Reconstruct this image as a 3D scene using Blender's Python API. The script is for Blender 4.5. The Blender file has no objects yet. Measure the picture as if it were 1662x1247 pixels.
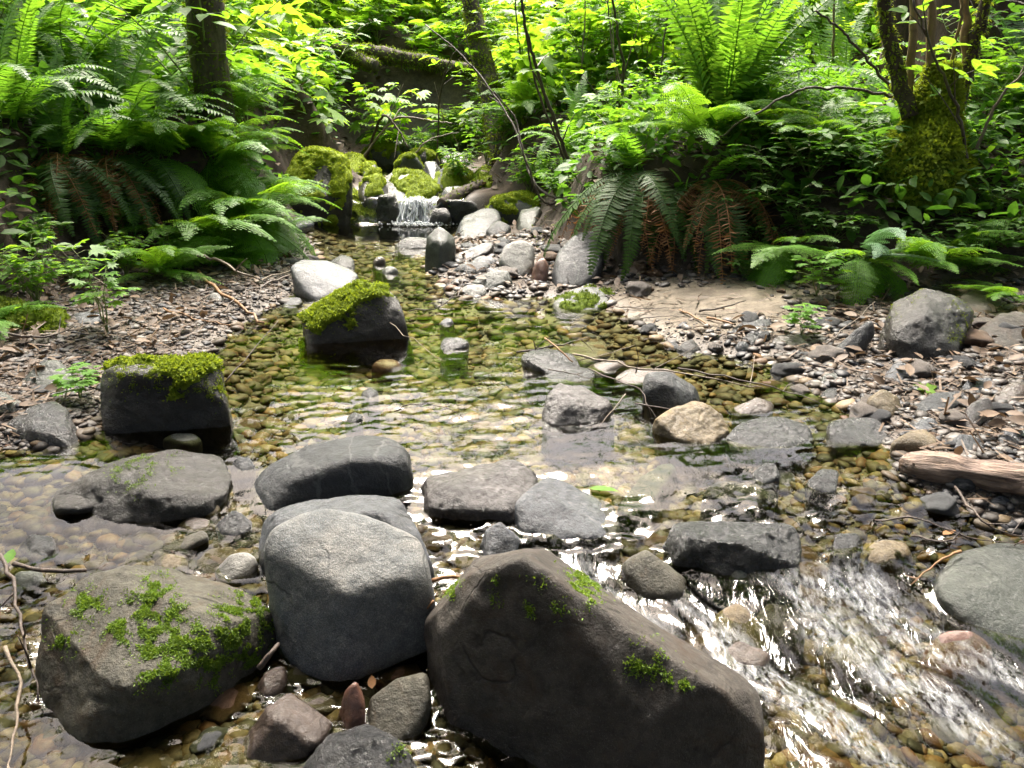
import bpy, bmesh, math, random
import numpy as np
from mathutils import Vector, Matrix, Euler

random.seed(7)
RNG = np.random.default_rng(11)
C = bpy.context.scene.collection
SC = bpy.context.scene
RAD = math.radians

# ------------------------------------------------------------------ camera
F, W, H = 1280.0, 1662.0, 1247.0
CAMZ, PITCH = 0.80, RAD(20.0)
cam_d = bpy.data.cameras.new('camera')
cam = bpy.data.objects.new('camera', cam_d)
C.objects.link(cam)
cam.location = (0, 0, CAMZ)
cam.rotation_euler = (RAD(90) - PITCH, 0, 0)
cam_d.sensor_fit = 'HORIZONTAL'
cam_d.sensor_width = 36
cam_d.lens = F / W * 36
cam_d.clip_start = 0.02
cam_d.clip_end = 200
SC.camera = cam

# ------------------------------------------------------------------ light
SUN_EL, SUN_AZ = RAD(60), RAD(-6)
world = bpy.data.worlds.new('World')
SC.world = world
world.use_nodes = True
nt = world.node_tree
sky = nt.nodes.new('ShaderNodeTexSky')
sky.sky_type = 'NISHITA'
sky.sun_disc = False
sky.sun_elevation = SUN_EL
sky.sun_rotation = SUN_AZ
sky.air_density = 1.0
sky.dust_density = 8.0
sky.ozone_density = 0.3
nt.links.new(sky.outputs[0], nt.nodes['Background'].inputs[0])
nt.nodes['Background'].inputs[1].default_value = 0.15
sun_d = bpy.data.lights.new('sun', 'SUN')
sun_d.energy = 2.6
sun_d.angle = RAD(18)
sun_d.color = (1.0, 0.96, 0.88)
sun = bpy.data.objects.new('sun', sun_d)
C.objects.link(sun)
sdir = Vector((math.sin(SUN_AZ) * math.cos(SUN_EL), math.cos(SUN_AZ) * math.cos(SUN_EL), math.sin(SUN_EL)))
sun.rotation_euler = (-sdir).to_track_quat('-Z', 'Y').to_euler()
SC.view_settings.view_transform = 'Standard'
SC.view_settings.look = 'None'
SC.view_settings.gamma = 1
SC.view_settings.exposure = 2.3
SC.cycles.use_denoising = True
SC.cycles.max_bounces = 10
SC.cycles.diffuse_bounces = 6
SC.cycles.glossy_bounces = 3
SC.cycles.transmission_bounces = 5
SC.cycles.transparent_max_bounces = 10
SC.cycles.sample_clamp_indirect = 6
SC.cycles.caustics_reflective = False
SC.cycles.caustics_refractive = False

# ------------------------------------------------------------------ numeric helpers
_g = np.random.default_rng(3)
PERM = np.concatenate([_g.permutation(256)] * 2)
GRAD = _g.normal(size=(256, 3))
GRAD /= np.linalg.norm(GRAD, axis=1)[:, None]


def pnoise(p):
    p = np.asarray(p, float)
    i = np.floor(p).astype(int)
    f = p - i
    i &= 255
    u = f * f * f * (f * (f * 6 - 15) + 10)
    out = 0
    for dx in (0, 1):
        wx = u[:, 0] if dx else 1 - u[:, 0]
        a = PERM[(i[:, 0] + dx) & 255]
        for dy in (0, 1):
            wy = u[:, 1] if dy else 1 - u[:, 1]
            b = PERM[(a + i[:, 1] + dy) & 255]
            for dz in (0, 1):
                wz = u[:, 2] if dz else 1 - u[:, 2]
                g = GRAD[PERM[(b + i[:, 2] + dz) & 255]]
                d = g[:, 0] * (f[:, 0] - dx) + g[:, 1] * (f[:, 1] - dy) + g[:, 2] * (f[:, 2] - dz)
                out = out + wx * wy * wz * d
    return out * 1.6


def fbm(p, o=4, gain=0.5, lac=2.07):
    p = np.asarray(p, float)
    a, s = 1.0, 0
    for k in range(o):
        s = s + a * pnoise(p + 17.3 * k)
        p = p * lac
        a *= gain
    return s


def n2(x, y, sc, o=3, z=0.0):
    x = np.asarray(x, float).ravel()
    y = np.asarray(y, float).ravel()
    return fbm(np.stack([x * sc, y * sc, np.full_like(x, z)], 1), o)


def sstep(a, b, x):
    t = np.clip((x - a) / (b - a), 0, 1)
    return t * t * (3 - 2 * t)


CP, SP = math.cos(PITCH), math.sin(PITCH)


def ray(px, py):
    u, v = (px - W / 2) / F, (H / 2 - py) / F
    return np.array([u, CP + v * SP, -SP + v * CP])


def onY(px, py, Y):
    d = ray(px, py)
    return np.array([0, 0, CAMZ]) + d * (Y / d[1])


def onZ(px, py, z=0.0):
    d = ray(px, py)
    return np.array([0, 0, CAMZ]) + d * ((z - CAMZ) / d[2])


def proj(P):
    """world points -> photo pixels"""
    P = np.asarray(P, float) - np.array([0, 0, CAMZ])
    dep = P[:, 1] * CP - P[:, 2] * SP
    up = P[:, 1] * SP + P[:, 2] * CP
    return W / 2 + F * P[:, 0] / dep, H / 2 - F * up / dep


# ------------------------------------------------------------------ stream bed and banks
def wl(x, y):
    """water level"""
    return (-0.012 * sstep(2.1, 1.68, y) - 0.100 * sstep(1.74, 1.12, y) - 0.045 * sstep(1.3, 0.7, y)
            + 0.15 * sstep(5.32, 5.46, y) + 0.07 * np.maximum(y - 5.45, 0))


def _pz(py):
    for z in (0.0, -0.05, -0.1, -0.13):
        pass
    z = 0.0
    for _ in range(6):
        z = float(wl(0, min(onZ(W / 2, py, z)[1], 5.2)))
    return z


def pix_poly(l):
    return [tuple(onZ(px, py, _pz(py))[:2]) for px, py in l]


WATER = pix_poly([(-500, 770), (-250, 745), (60, 728), (160, 702), (205, 640), (320, 598), (352, 560), (430, 505), (470, 490),
                  (485, 468), (505, 432), (515, 400), (495, 374), (520, 357), (600, 350), (640, 346)]) + \
    [(-0.95, 6.0), (-1.25, 7.0), (-1.3, 7.9), (-0.55, 7.9), (-0.5, 7.0), (-0.35, 6.0)] + \
    pix_poly([(735, 346), (770, 372), (715, 392), (694, 440), (745, 482), (880, 484), (985, 500), (1050, 540), (1110, 570), (1250, 588),
              (1310, 628), (1395, 680), (1452, 735), (1450, 775), (1560, 835), (1700, 875), (2000, 920)]) + \
    [(2.2, 0.6), (2.6, -6), (-2.6, -6), (-2.2, 0.6)]
FLAT = pix_poly([(-700, 600), (-300, 565), (0, 548), (110, 528), (170, 475), (300, 447), (400, 442), (470, 415), (488, 374), (515, 350),
                 (600, 345), (630, 340)]) + \
    [(-1.1, 6.0), (-1.45, 7.0), (-1.5, 8.0), (-0.4, 8.0), (-0.3, 7.0), (-0.2, 6.0)] + \
    pix_poly([(770, 345), (850, 372), (875, 430), (985, 464), (1200, 474), (1290, 492), (1420, 510), (1540, 520), (1700, 530), (2100, 540)]) + \
    [(3.2, 0.6), (3.4, -6), (-3.4, -6), (-3.0, 0.6)]


def psd(x, y, poly):
    """signed distance to a polygon, negative inside"""
    x = np.asarray(x, float).ravel()
    y = np.asarray(y, float).ravel()
    best = np.full(x.shape, 1e9)
    ins = np.zeros(x.shape, bool)
    n = len(poly)
    for i in range(n):
        ax, ay = poly[i]
        bx, by = poly[(i + 1) % n]
        ex, ey = bx - ax, by - ay
        t = np.clip(((x - ax) * ex + (y - ay) * ey) / (ex * ex + ey * ey + 1e-12), 0, 1)
        best = np.minimum(best, (x - ax - t * ex) ** 2 + (y - ay - t * ey) ** 2)
        c = ((ay > y) != (by > y))
        if abs(ey) > 1e-12:
            ins ^= c & (x < ex * (y - ay) / ey + ax)
    d = np.sqrt(best)
    return np.where(ins, -d, d)


def gz(x, y, fine=True):
    x = np.asarray(x, float).ravel()
    y = np.asarray(y, float).ravel()
    w = psd(x, y, WATER)
    b = psd(x, y, FLAT)
    lev = wl(x, np.minimum(y, 8.0))
    ins = np.maximum(-w, 0)
    depth = 0.010 + np.minimum(0.095, 0.32 * ins)
    depth = depth * (1 - 0.75 * sstep(1.75, 1.45, y) * sstep(0.12, -0.1, x))
    # the wet sand between the boulders at the very front
    depth = depth * (1 - 0.8 * np.exp(-(((x + 0.27) / 0.22) ** 2 + ((y - 0.86) / 0.12) ** 2)))
    z = lev - depth * sstep(-0.02, 0.02, -w + 0.01)
    ow = np.maximum(w, 0)
    z = z + np.minimum(0.13, 0.02 * sstep(0, 0.1, ow) + 0.09 * ow)
    d = np.maximum(b, 0)
    cx = np.where(y > 3, -0.1 - 0.16 * (y - 3), 0.1)
    left = sstep(0.15, -0.15, x - cx)
    hl = 0.52 * sstep(0.0, 0.42, d) + 0.25 * np.minimum(d, 14)
    hr = 0.36 * sstep(0.0, 0.36, d) * sstep(1.75, 1.2, x) + 0.28 * sstep(0.0, 0.75, d) * sstep(1.2, 1.75, x) + 0.21 * np.minimum(d, 14)
    z = z + left * hl + (1 - left) * hr
    z = z + 0.4 * sstep(7.6, 8.1, y) * np.exp(-((x + 0.9) / 0.8) ** 4)
    if fine:
        a = 0.006 + 0.05 * sstep(0.05, 0.6, d)
        z = z + a * n2(x, y, 3.1, 3) + 0.34 * a * n2(x, y, 15, 3, 5.0)
    return z


def gz1(x, y):
    return float(gz([x], [y])[0])


def onG(px, py, water=True, off=0.0):
    """where the sight line through a photo pixel meets the ground (or the water)"""
    d = ray(px, py)
    Y = np.geomspace(0.45, 16, 900)
    P = np.array([0, 0, CAMZ]) + d[None, :] * (Y / d[1])[:, None]
    g = gz(P[:, 0], P[:, 1]) + off
    if water:
        g = np.maximum(g, wl(P[:, 0], np.minimum(P[:, 1], 8)) + off)
    k = np.nonzero(P[:, 2] <= g)[0]
    return P[k[0]] if len(k) else P[-1]


# ------------------------------------------------------------------ mesh helpers
def make_mesh(name, V, faces, mat=None, smooth=False, attrs=None):
    """faces: a list of integer arrays (k, n)"""
    V = np.asarray(V, np.float32)
    me = bpy.data.meshes.new(name)
    faces = [np.asarray(f, np.int32) for f in faces if len(f)]
    nl = sum(f.size for f in faces)
    nf = sum(len(f) for f in faces)
    me.vertices.add(len(V))
    me.vertices.foreach_set('co', V.ravel())
    me.loops.add(nl)
    me.loops.foreach_set('vertex_index', np.concatenate([f.ravel() for f in faces]))
    me.polygons.add(nf)
    tot = np.concatenate([np.full(len(f), f.shape[1], np.int32) for f in faces])
    st = np.concatenate([[0], np.cumsum(tot)[:-1]]).astype(np.int32)
    me.polygons.foreach_set('loop_start', st)
    me.polygons.foreach_set('loop_total', tot)
    if smooth:
        me.polygons.foreach_set('use_smooth', np.ones(nf, bool))
    for k, a in (attrs or {}).items():
        a = np.asarray(a, np.float32)
        if a.ndim == 1:
            me.attributes.new(k, 'FLOAT', 'POINT').data.foreach_set('value', a)
        else:
            if a.shape[1] == 3:
                a = np.concatenate([a, np.ones((len(a), 1), np.float32)], 1)
            me.attributes.new(k, 'FLOAT_COLOR', 'POINT').data.foreach_set('color', a.ravel())
    me.update(calc_edges=True)
    me.validate()
    if mat:
        me.materials.append(mat)
    return me


def link(name, me, parent=None, loc=None):
    o = bpy.data.objects.new(name, me)
    C.objects.link(o)
    if loc is not None:
        o.location = tuple(float(v) for v in loc)
    if parent is not None:
        o.parent = parent
    return o


def tag(o, label=None, cat=None, group=None, kind=None):
    if label:
        o['label'] = label
    if cat:
        o['category'] = cat
    if group:
        o['group'] = group
    if kind:
        o['kind'] = kind
    return o


class MB:
    """collects many small pieces into the arrays of one mesh"""

    def __init__(s):
        s.V, s.F, s.A, s.n = [], {}, [], 0

    def add(s, V, F, a=0.5):
        V = np.asarray(V, float)
        s.V.append(V)
        for f in F:
            s.F.setdefault(len(f), []).append(np.asarray(f)[None, :] + s.n)
        s.A.append(np.full(len(V), a))
        s.n += len(V)

    def scatter(s, T, F, M, O, a):
        """template T with faces F placed by k matrices M (k,3,3; columns are axes) at O (k,3); a (k,)"""
        k, n = len(O), len(T)
        if k == 0:
            return
        P = np.einsum('kij,nj->kni', M, np.asarray(T, float)) + O[:, None, :]
        s.V.append(P.reshape(-1, 3))
        base = s.n + np.arange(k) * n
        for f in F:
            s.F.setdefault(len(f), []).append(base[:, None] + np.asarray(f)[None, :])
        s.A.append(np.repeat(np.asarray(a, float), n))
        s.n += k * n

    def mesh(s, name, mat, smooth=False, origin=None):
        V = np.concatenate(s.V)
        if origin is not None:
            V = V - np.asarray(origin)
        return make_mesh(name, V, [np.concatenate(v) for v in s.F.values()], mat, smooth, {'v': np.concatenate(s.A)})


def tube(pts, rad, seg=6, cap=True):
    pts = np.asarray(pts, float)
    n = len(pts)
    rad = np.broadcast_to(np.asarray(rad, float), (n,))
    tan = np.gradient(pts, axis=0)
    tan /= np.linalg.norm(tan, axis=1)[:, None] + 1e-9
    ref = np.array([0.31, 0.2, 0.93]) if abs(tan[0][2]) < 0.8 else np.array([1.0, 0.1, 0])
    V = []
    for i in range(n):
        a = np.cross(tan[i], ref)
        a /= np.linalg.norm(a) + 1e-9
        b = np.cross(tan[i], a)
        th = np.arange(seg) / seg * 2 * math.pi
        V.append(pts[i] + rad[i] * (np.cos(th)[:, None] * a + np.sin(th)[:, None] * b))
    V = np.concatenate(V)
    Fc = []
    for i in range(n - 1):
        for j in range(seg):
            k = (j + 1) % seg
            Fc.append((i * seg + j, i * seg + k, (i + 1) * seg + k, (i + 1) * seg + j))
    if cap:
        Fc.append(tuple(range(seg))[::-1])
        Fc.append(tuple((n - 1) * seg + j for j in range(seg)))
    return V, Fc


def smooth_line(pts, m=6):
    """Catmull-Rom through the points"""
    P = np.asarray(pts, float)
    P = np.concatenate([[2 * P[0] - P[1]], P, [2 * P[-1] - P[-2]]])
    out = []
    for i in range(1, len(P) - 2):
        for t in np.linspace(0, 1, m, endpoint=False):
            a, b, c, d = P[i - 1], P[i], P[i + 1], P[i + 2]
            out.append(0.5 * (2 * b + (c - a) * t + (2 * a - 5 * b + 4 * c - d) * t * t + (3 * b - 3 * c + d - a) * t ** 3))
    out.append(P[-2])
    return np.array(out)


def rot_axes(d, up=None, roll=0.0):
    """matrices whose Y axis runs along d (k,3)"""
    d = d / (np.linalg.norm(d, axis=1)[:, None] + 1e-9)
    if up is None:
        up = np.tile([0, 0, 1.0], (len(d), 1))
    x = np.cross(d, up)
    l = np.linalg.norm(x, axis=1)[:, None]
    x = np.where(l < 1e-4, np.array([1.0, 0, 0]), x / (l + 1e-9))
    z = np.cross(x, d)
    if np.any(roll):
        c, s_ = np.cos(roll)[:, None], np.sin(roll)[:, None]
        x, z = x * c + z * s_, z * c - x * s_
    return np.stack([x, d, z], 2)


# ------------------------------------------------------------------ materials
class NT:
    def __init__(s, name):
        s.m = bpy.data.materials.new(name)
        s.m.use_nodes = True
        s.t = s.m.node_tree
        s.t.nodes.clear()
        s.out = s.t.nodes.new('ShaderNodeOutputMaterial')

    def n(s, typ, **kw):
        nd = s.t.nodes.new('ShaderNode' + typ)
        for k, v in kw.items():
            if k.startswith('i_'):
                nd.inputs[k[2:].replace('_', ' ')].default_value = v
            elif k.startswith('n_'):
                nd.inputs[int(k[2:])].default_value = v
            else:
                setattr(nd, k, v)
        return nd

    def l(s, a, b):
        s.t.links.new(a, b)

    def mix(s, fac, a, b, blend='MIX'):
        nd = s.n('MixRGB', blend_type=blend)
        for sock, v in ((0, fac), (1, a), (2, b)):
            if hasattr(v, 'default_value') or hasattr(v, 'is_linked'):
                s.l(v, nd.inputs[sock])
            elif sock == 0:
                nd.inputs[0].default_value = v
            else:
                nd.inputs[sock].default_value = (*v, 1)
        return nd.outputs[0]

    def ramp(s, fac, lo, hi, a=(0, 0, 0), b=(1, 1, 1)):
        nd = s.n('ValToRGB')
        e = nd.color_ramp.elements
        e[0].position, e[1].position = lo, hi
        e[0].color, e[1].color = (*a, 1), (*b, 1)
        s.l(fac, nd.inputs[0])
        return nd.outputs[0]

    def noise(s, vec, scale, detail=4, rough=0.55, dist=0.0):
        nd = s.n('TexNoise', i_Scale=scale, i_Detail=detail, i_Roughness=rough, i_Distortion=dist)
        if vec is not None:
            s.l(vec, nd.inputs['Vector'])
        return nd.outputs['Fac']

    def math(s, op, a, b=None):
        nd = s.n('Math', operation=op)
        for i, v in enumerate((a, b)):
            if v is None:
                continue
            if hasattr(v, 'is_linked'):
                s.l(v, nd.inputs[i])
            else:
                nd.inputs[i].default_value = v
        return nd.outputs[0]


def rock_mat(name, ca, cb, rough=0.6, coat=0.0, speck=0.25, bump=0.5, vein=0.0, stain=None, scale=1.0, crack=0.8):
    n = NT(name)
    tc = n.n('TexCoord').outputs['Object']
    big = n.noise(tc, 5.5 * scale, 6, 0.66, 0.8)
    col = n.mix(n.ramp(big, 0.32, 0.68), ca, cb)
    med = n.noise(tc, 55 * scale, 4, 0.65)
    col = n.mix(n.math('MULTIPLY', n.ramp(med, 0.38, 0.66), 0.6), col, tuple(0.45 * v for v in ca))
    fine = n.noise(tc, 420 * scale, 2, 0.7)
    col = n.mix(n.math('MULTIPLY', n.ramp(fine, 0.55, 0.68), speck), col, tuple(min(1, 2.2 * v + 0.06) for v in cb))
    col = n.mix(n.math('MULTIPLY', n.ramp(fine, 0.46, 0.33), speck), col, tuple(0.25 * v for v in ca))
    if stain:
        st = n.noise(tc, 10 * scale, 6, 0.72, 1.2)
        col = n.mix(n.ramp(st, 0.52, 0.66), col, stain)
    if crack:
        nz = n.n('TexNoise', i_Scale=7.0 * scale, i_Detail=4.0)
        n.l(tc, nz.inputs['Vector'])
        vm = n.n('VectorMath', operation='MULTIPLY_ADD')
        n.l(nz.outputs['Color'], vm.inputs[0])
        vm.inputs[1].default_value = (0.16, 0.16, 0.16)
        n.l(tc, vm.inputs[2])
        vo = n.n('TexVoronoi', feature='DISTANCE_TO_EDGE', i_Scale=6.5 * scale)
        n.l(vm.outputs[0], vo.inputs['Vector'])
        ck = n.ramp(vo.outputs['Distance'], 0.006, 0.028, (1, 1, 1), (0, 0, 0))
        ck = n.math('MULTIPLY', ck, n.math('MULTIPLY', n.ramp(n.noise(tc, 5 * scale, 2), 0.5, 0.62), crack))
        col = n.mix(ck, col, tuple(0.22 * v for v in ca))
    if vein:
        wv = n.n('TexWave', wave_type='BANDS', i_Scale=3.0 * scale, i_Distortion=14.0, i_Detail=4.0, i_Detail_Scale=1.4)
        n.l(tc, wv.inputs['Vector'])
        col = n.mix(n.math('MULTIPLY', n.ramp(wv.outputs['Fac'], 0.965, 0.995), vein), col, (0.42, 0.42, 0.40))
    p = n.n('BsdfPrincipled')
    n.l(col, p.inputs['Base Color'])
    rv = n.n('MapRange', n_3=max(0.05, rough - 0.14), n_4=min(1, rough + 0.14))
    n.l(med, rv.inputs[0])
    n.l(rv.outputs[0], p.inputs['Roughness'])
    p.inputs['Coat Weight'].default_value = coat
    p.inputs['Coat Roughness'].default_value = 0.07
    p.inputs['Specular IOR Level'].default_value = 0.25
    p.inputs['Coat IOR'].default_value = 1.4
    b1 = n.n('Bump', i_Strength=min(1, bump * 1.5), i_Distance=0.012)
    if crack:
        hh0 = n.mix(ck, n.noise(tc, 38 * scale, 8, 0.72, 0.3), (0, 0, 0))
    hh = n.mix(0.4, hh0 if crack else n.noise(tc, 38 * scale, 8, 0.72, 0.3), n.noise(tc, 190 * scale, 4, 0.7))
    n.l(hh, b1.inputs['Height'])
    n.l(b1.outputs[0], p.inputs['Normal'])
    b2 = n.n('Bump', i_Strength=min(1, bump * 1.4), i_Distance=0.008 + 0.005 * (rough < 0.34))
    n.l(n.noise(tc, 80 * scale, 6, 0.7, 0.4), b2.inputs['Height'])
    n.l(b2.outputs[0], p.inputs['Coat Normal'])
    n.l(p.outputs[0], n.out.inputs[0])
    return n.m


def leaf_mat(name, lo, hi, tlo, thi, rough=0.42, spec=0.5, trans=0.45, brown=None):
    n = NT(name)
    at = n.n('Attribute', attribute_name='v').outputs['Fac']
    oi = n.n('ObjectInfo').outputs['Random']
    v = n.math('ADD', n.math('MULTIPLY', at, 0.65), n.math('MULTIPLY', oi, 0.35))
    col = n.mix(v, lo, hi)
    tcl = n.mix(v, tlo, thi)
    tc = n.n('TexCoord').outputs['Object']
    bl = n.ramp(n.noise(tc, 60, 3), 0.35, 0.7, (0.72, 0.72, 0.72), (1.1, 1.1, 1.05))
    col = n.mix(1.0, col, bl, 'MULTIPLY')
    tcl = n.mix(1.0, tcl, bl, 'MULTIPLY')
    p = n.n('BsdfPrincipled', i_Roughness=rough)
    p.inputs['Specular IOR Level'].default_value = spec
    n.l(col, p.inputs['Base Color'])
    t = n.n('BsdfTranslucent')
    n.l(tcl, t.inputs[0])
    m = n.n('MixShader')
    m.inputs[0].default_value = trans
    n.l(p.outputs[0], m.inputs[1])
    n.l(t.outputs[0], m.inputs[2])
    n.l(m.outputs[0], n.out.inputs[0])
    return n.m


M = {}
M['sky_block'] = leaf_mat('sky_block_leaf', (0.012, 0.03, 0.008), (0.025, 0.05, 0.012), (0.01, 0.03, 0.005), (0.02, 0.05, 0.008), 0.7, 0.1, 0.2)  # leaf of the added unseen foliage, kept dark to cut sky light
M['granite'] = rock_mat('granite', (0.14, 0.16, 0.175), (0.32, 0.30, 0.265), 0.72, 0.0, 0.6, 0.45)
M['charcoal'] = rock_mat('charcoal_stone', (0.018, 0.020, 0.024), (0.045, 0.05, 0.056), 0.45, 0.5, 0.2, 0.7, vein=0.1)
M['slate'] = rock_mat('slate_stone', (0.036, 0.041, 0.05), (0.085, 0.093, 0.106), 0.42, 0.9, 0.15, 0.7)
M['dark'] = rock_mat('dark_stone', (0.014, 0.0125, 0.011), (0.038, 0.033, 0.028), 0.42, 0.6, 0.15, 0.7)
M['wetblack'] = rock_mat('wet_black_stone', (0.012, 0.013, 0.014), (0.032, 0.034, 0.037), 0.3, 1.0, 0.12, 0.9)
M['ridge'] = rock_mat('ridge_stone', (0.030, 0.024, 0.020), (0.125, 0.108, 0.09), 0.55, 0.25, 0.35, 0.7, stain=(0.055, 0.038, 0.027))
M['olive'] = rock_mat('olive_stone', (0.045, 0.041, 0.028), (0.14, 0.13, 0.10), 0.55, 0.3, 0.3, 0.7, stain=(0.065, 0.045, 0.026))
M['brown'] = rock_mat('brown_stone', (0.045, 0.03, 0.023), (0.095, 0.068, 0.052), 0.38, 0.9, 0.2, 0.5)
M['redbrown'] = rock_mat('red_brown_stone', (0.11, 0.05, 0.035), (0.20, 0.10, 0.07), 0.4, 0.8, 0.15, 0.4)
M['tan'] = rock_mat('tan_stone', (0.11, 0.08, 0.042), (0.235, 0.185, 0.11), 0.5, 0.5, 0.3, 0.6, stain=(0.20, 0.14, 0.06))
M['pale'] = rock_mat('pale_stone', (0.19, 0.19, 0.18), (0.36, 0.35, 0.32), 0.6, 0.2, 0.35, 0.5)
M['greygreen'] = rock_mat('grey_green_stone', (0.034, 0.041, 0.034), (0.085, 0.093, 0.076), 0.42, 0.7, 0.3, 0.6)
M['mauve'] = rock_mat('mauve_stone', (0.034, 0.028, 0.027), (0.085, 0.073, 0.069), 0.38, 0.9, 0.2, 0.7)
M['weedy'] = rock_mat('weedy_stone', (0.012, 0.022, 0.008), (0.035, 0.055, 0.02), 0.6, 0.0, 0.15, 0.6)
M['sheenfrond'] = leaf_mat('sky_sheen_frond', (0.13, 0.23, 0.14), (0.22, 0.34, 0.22), (0.12, 0.28, 0.08), (0.2, 0.4, 0.12), 0.4, 0.6, 0.3)  # pale blue-green colour stands in for sky sheen on the frond
M['moss'] = leaf_mat('moss', (0.10, 0.15, 0.012), (0.30, 0.38, 0.03), (0.22, 0.30, 0.02), (0.48, 0.56, 0.03), 0.75, 0.15, 0.35)
M['darkmoss'] = leaf_mat('dark_moss', (0.05, 0.08, 0.012), (0.18, 0.245, 0.025), (0.11, 0.165, 0.015), (0.27, 0.36, 0.02), 0.8, 0.1, 0.35)
M['sprig'] = leaf_mat('moss_sprig', (0.07, 0.13, 0.012), (0.17, 0.28, 0.03), (0.14, 0.24, 0.02), (0.3, 0.42, 0.03), 0.5, 0.3, 0.4)
M['sword'] = leaf_mat('sword_fern', (0.045, 0.125, 0.014), (0.095, 0.22, 0.025), (0.15, 0.38, 0.02), (0.30, 0.56, 0.03), 0.5, 0.35, 0.45)
M['swordhang'] = leaf_mat('old_sword_fern', (0.03, 0.075, 0.016), (0.065, 0.135, 0.022), (0.07, 0.16, 0.02), (0.13, 0.25, 0.02), 0.55, 0.3, 0.3)
M['lady'] = leaf_mat('lady_fern', (0.07, 0.19, 0.02), (0.14, 0.30, 0.03), (0.24, 0.50, 0.025), (0.42, 0.68, 0.03), 0.5, 0.35, 0.48)
M['leaf'] = leaf_mat('shrub_leaf', (0.06, 0.16, 0.02), (0.12, 0.25, 0.03), (0.19, 0.45, 0.02), (0.38, 0.64, 0.035), 0.5, 0.3, 0.52)
M['maple'] = leaf_mat('broad_leaf', (0.07, 0.17, 0.015), (0.14, 0.27, 0.025), (0.26, 0.52, 0.02), (0.47, 0.70, 0.035), 0.5, 0.3, 0.55)
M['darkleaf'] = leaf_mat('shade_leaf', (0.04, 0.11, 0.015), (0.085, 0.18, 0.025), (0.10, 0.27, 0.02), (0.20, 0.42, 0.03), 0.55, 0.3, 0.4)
M['dead'] = leaf_mat('dead_frond', (0.13, 0.062, 0.026), (0.36, 0.19, 0.085), (0.22, 0.09, 0.03), (0.42, 0.2, 0.07), 0.7, 0.2, 0.3)
M['litter'] = leaf_mat('leaf_litter', (0.06, 0.04, 0.028), (0.24, 0.17, 0.12), (0.1, 0.06, 0.03), (0.2, 0.12, 0.06), 0.6, 0.3, 0.15)


def wood_mat(name, ca, cb, rough=0.75, stretch=(40, 40, 6), bump=0.6):
    n = NT(name)
    tc = n.n('TexCoord').outputs['Object']
    mp = n.n('Mapping')
    mp.inputs['Scale'].default_value = stretch
    n.l(tc, mp.inputs[0])
    f = n.noise(mp.outputs[0], 1.0, 6, 0.65, 0.5)
    col = n.mix(n.ramp(f, 0.33, 0.68), ca, cb)
    col = n.mix(n.math('MULTIPLY', n.ramp(n.noise(tc, 25, 4), 0.5, 0.7), 0.6), col, tuple(0.4 * v for v in ca))
    p = n.n('BsdfPrincipled', i_Roughness=rough)
    n.l(col, p.inputs['Base Color'])
    b = n.n('Bump', i_Strength=bump, i_Distance=0.014)
    n.l(f, b.inputs['Height'])
    n.l(b.outputs[0], p.inputs['Normal'])
    n.l(p.outputs[0], n.out.inputs[0])
    return n.m


M['twig'] = wood_mat('twig_bark', (0.035, 0.024, 0.018), (0.09, 0.063, 0.047), 0.6)
M['paletwig'] = wood_mat('pale_twig', (0.12, 0.09, 0.065), (0.24, 0.19, 0.135), 0.6)
M['orange'] = wood_mat('broken_wood', (0.17, 0.08, 0.03), (0.32, 0.18, 0.08), 0.6)
M['bark'] = wood_mat('bark', (0.035, 0.026, 0.020), (0.095, 0.07, 0.05), 0.85, (22, 22, 4), 1.0)
M['redbark'] = wood_mat('reddish_bark', (0.035, 0.02, 0.014), (0.09, 0.05, 0.03), 0.85, (30, 30, 3), 1.0)
M['cane'] = wood_mat('dry_cane', (0.15, 0.10, 0.05), (0.28, 0.19, 0.09), 0.6)
M['stem'] = wood_mat('green_stem', (0.10, 0.14, 0.03), (0.20, 0.24, 0.06), 0.5)
M['drift'] = wood_mat('driftwood', (0.07, 0.042, 0.033), (0.33, 0.235, 0.175), 0.7, (7, 80, 80), 1.0)


def ground_mat():
    n = NT('bank_soil_and_sand')
    geo = n.n('NewGeometry').outputs['Position']
    col = n.n('Attribute', attribute_name='col').outputs['Color']
    wet = n.n('Attribute', attribute_name='wet').outputs['Fac']
    a = n.ramp(n.noise(geo, 24, 6, 0.7), 0.3, 0.72, (0.5, 0.48, 0.46), (1.35, 1.3, 1.25))
    b = n.ramp(n.noise(geo, 300, 3, 0.7), 0.3, 0.7, (0.6, 0.6, 0.6), (1.3, 1.3, 1.3))
    c = n.mix(1.0, n.mix(1.0, col, a, 'MULTIPLY'), b, 'MULTIPLY')
    p = n.n('BsdfPrincipled')
    n.l(c, p.inputs['Base Color'])
    r = n.n('MapRange', n_3=0.95, n_4=0.38)
    n.l(wet, r.inputs[0])
    n.l(r.outputs[0], p.inputs['Roughness'])
    bm = n.n('Bump', i_Strength=0.7, i_Distance=0.006)
    n.l(n.noise(geo, 130, 6, 0.75), bm.inputs['Height'])
    n.l(bm.outputs[0], p.inputs['Normal'])
    n.l(p.outputs[0], n.out.inputs[0])
    return n.m


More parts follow.
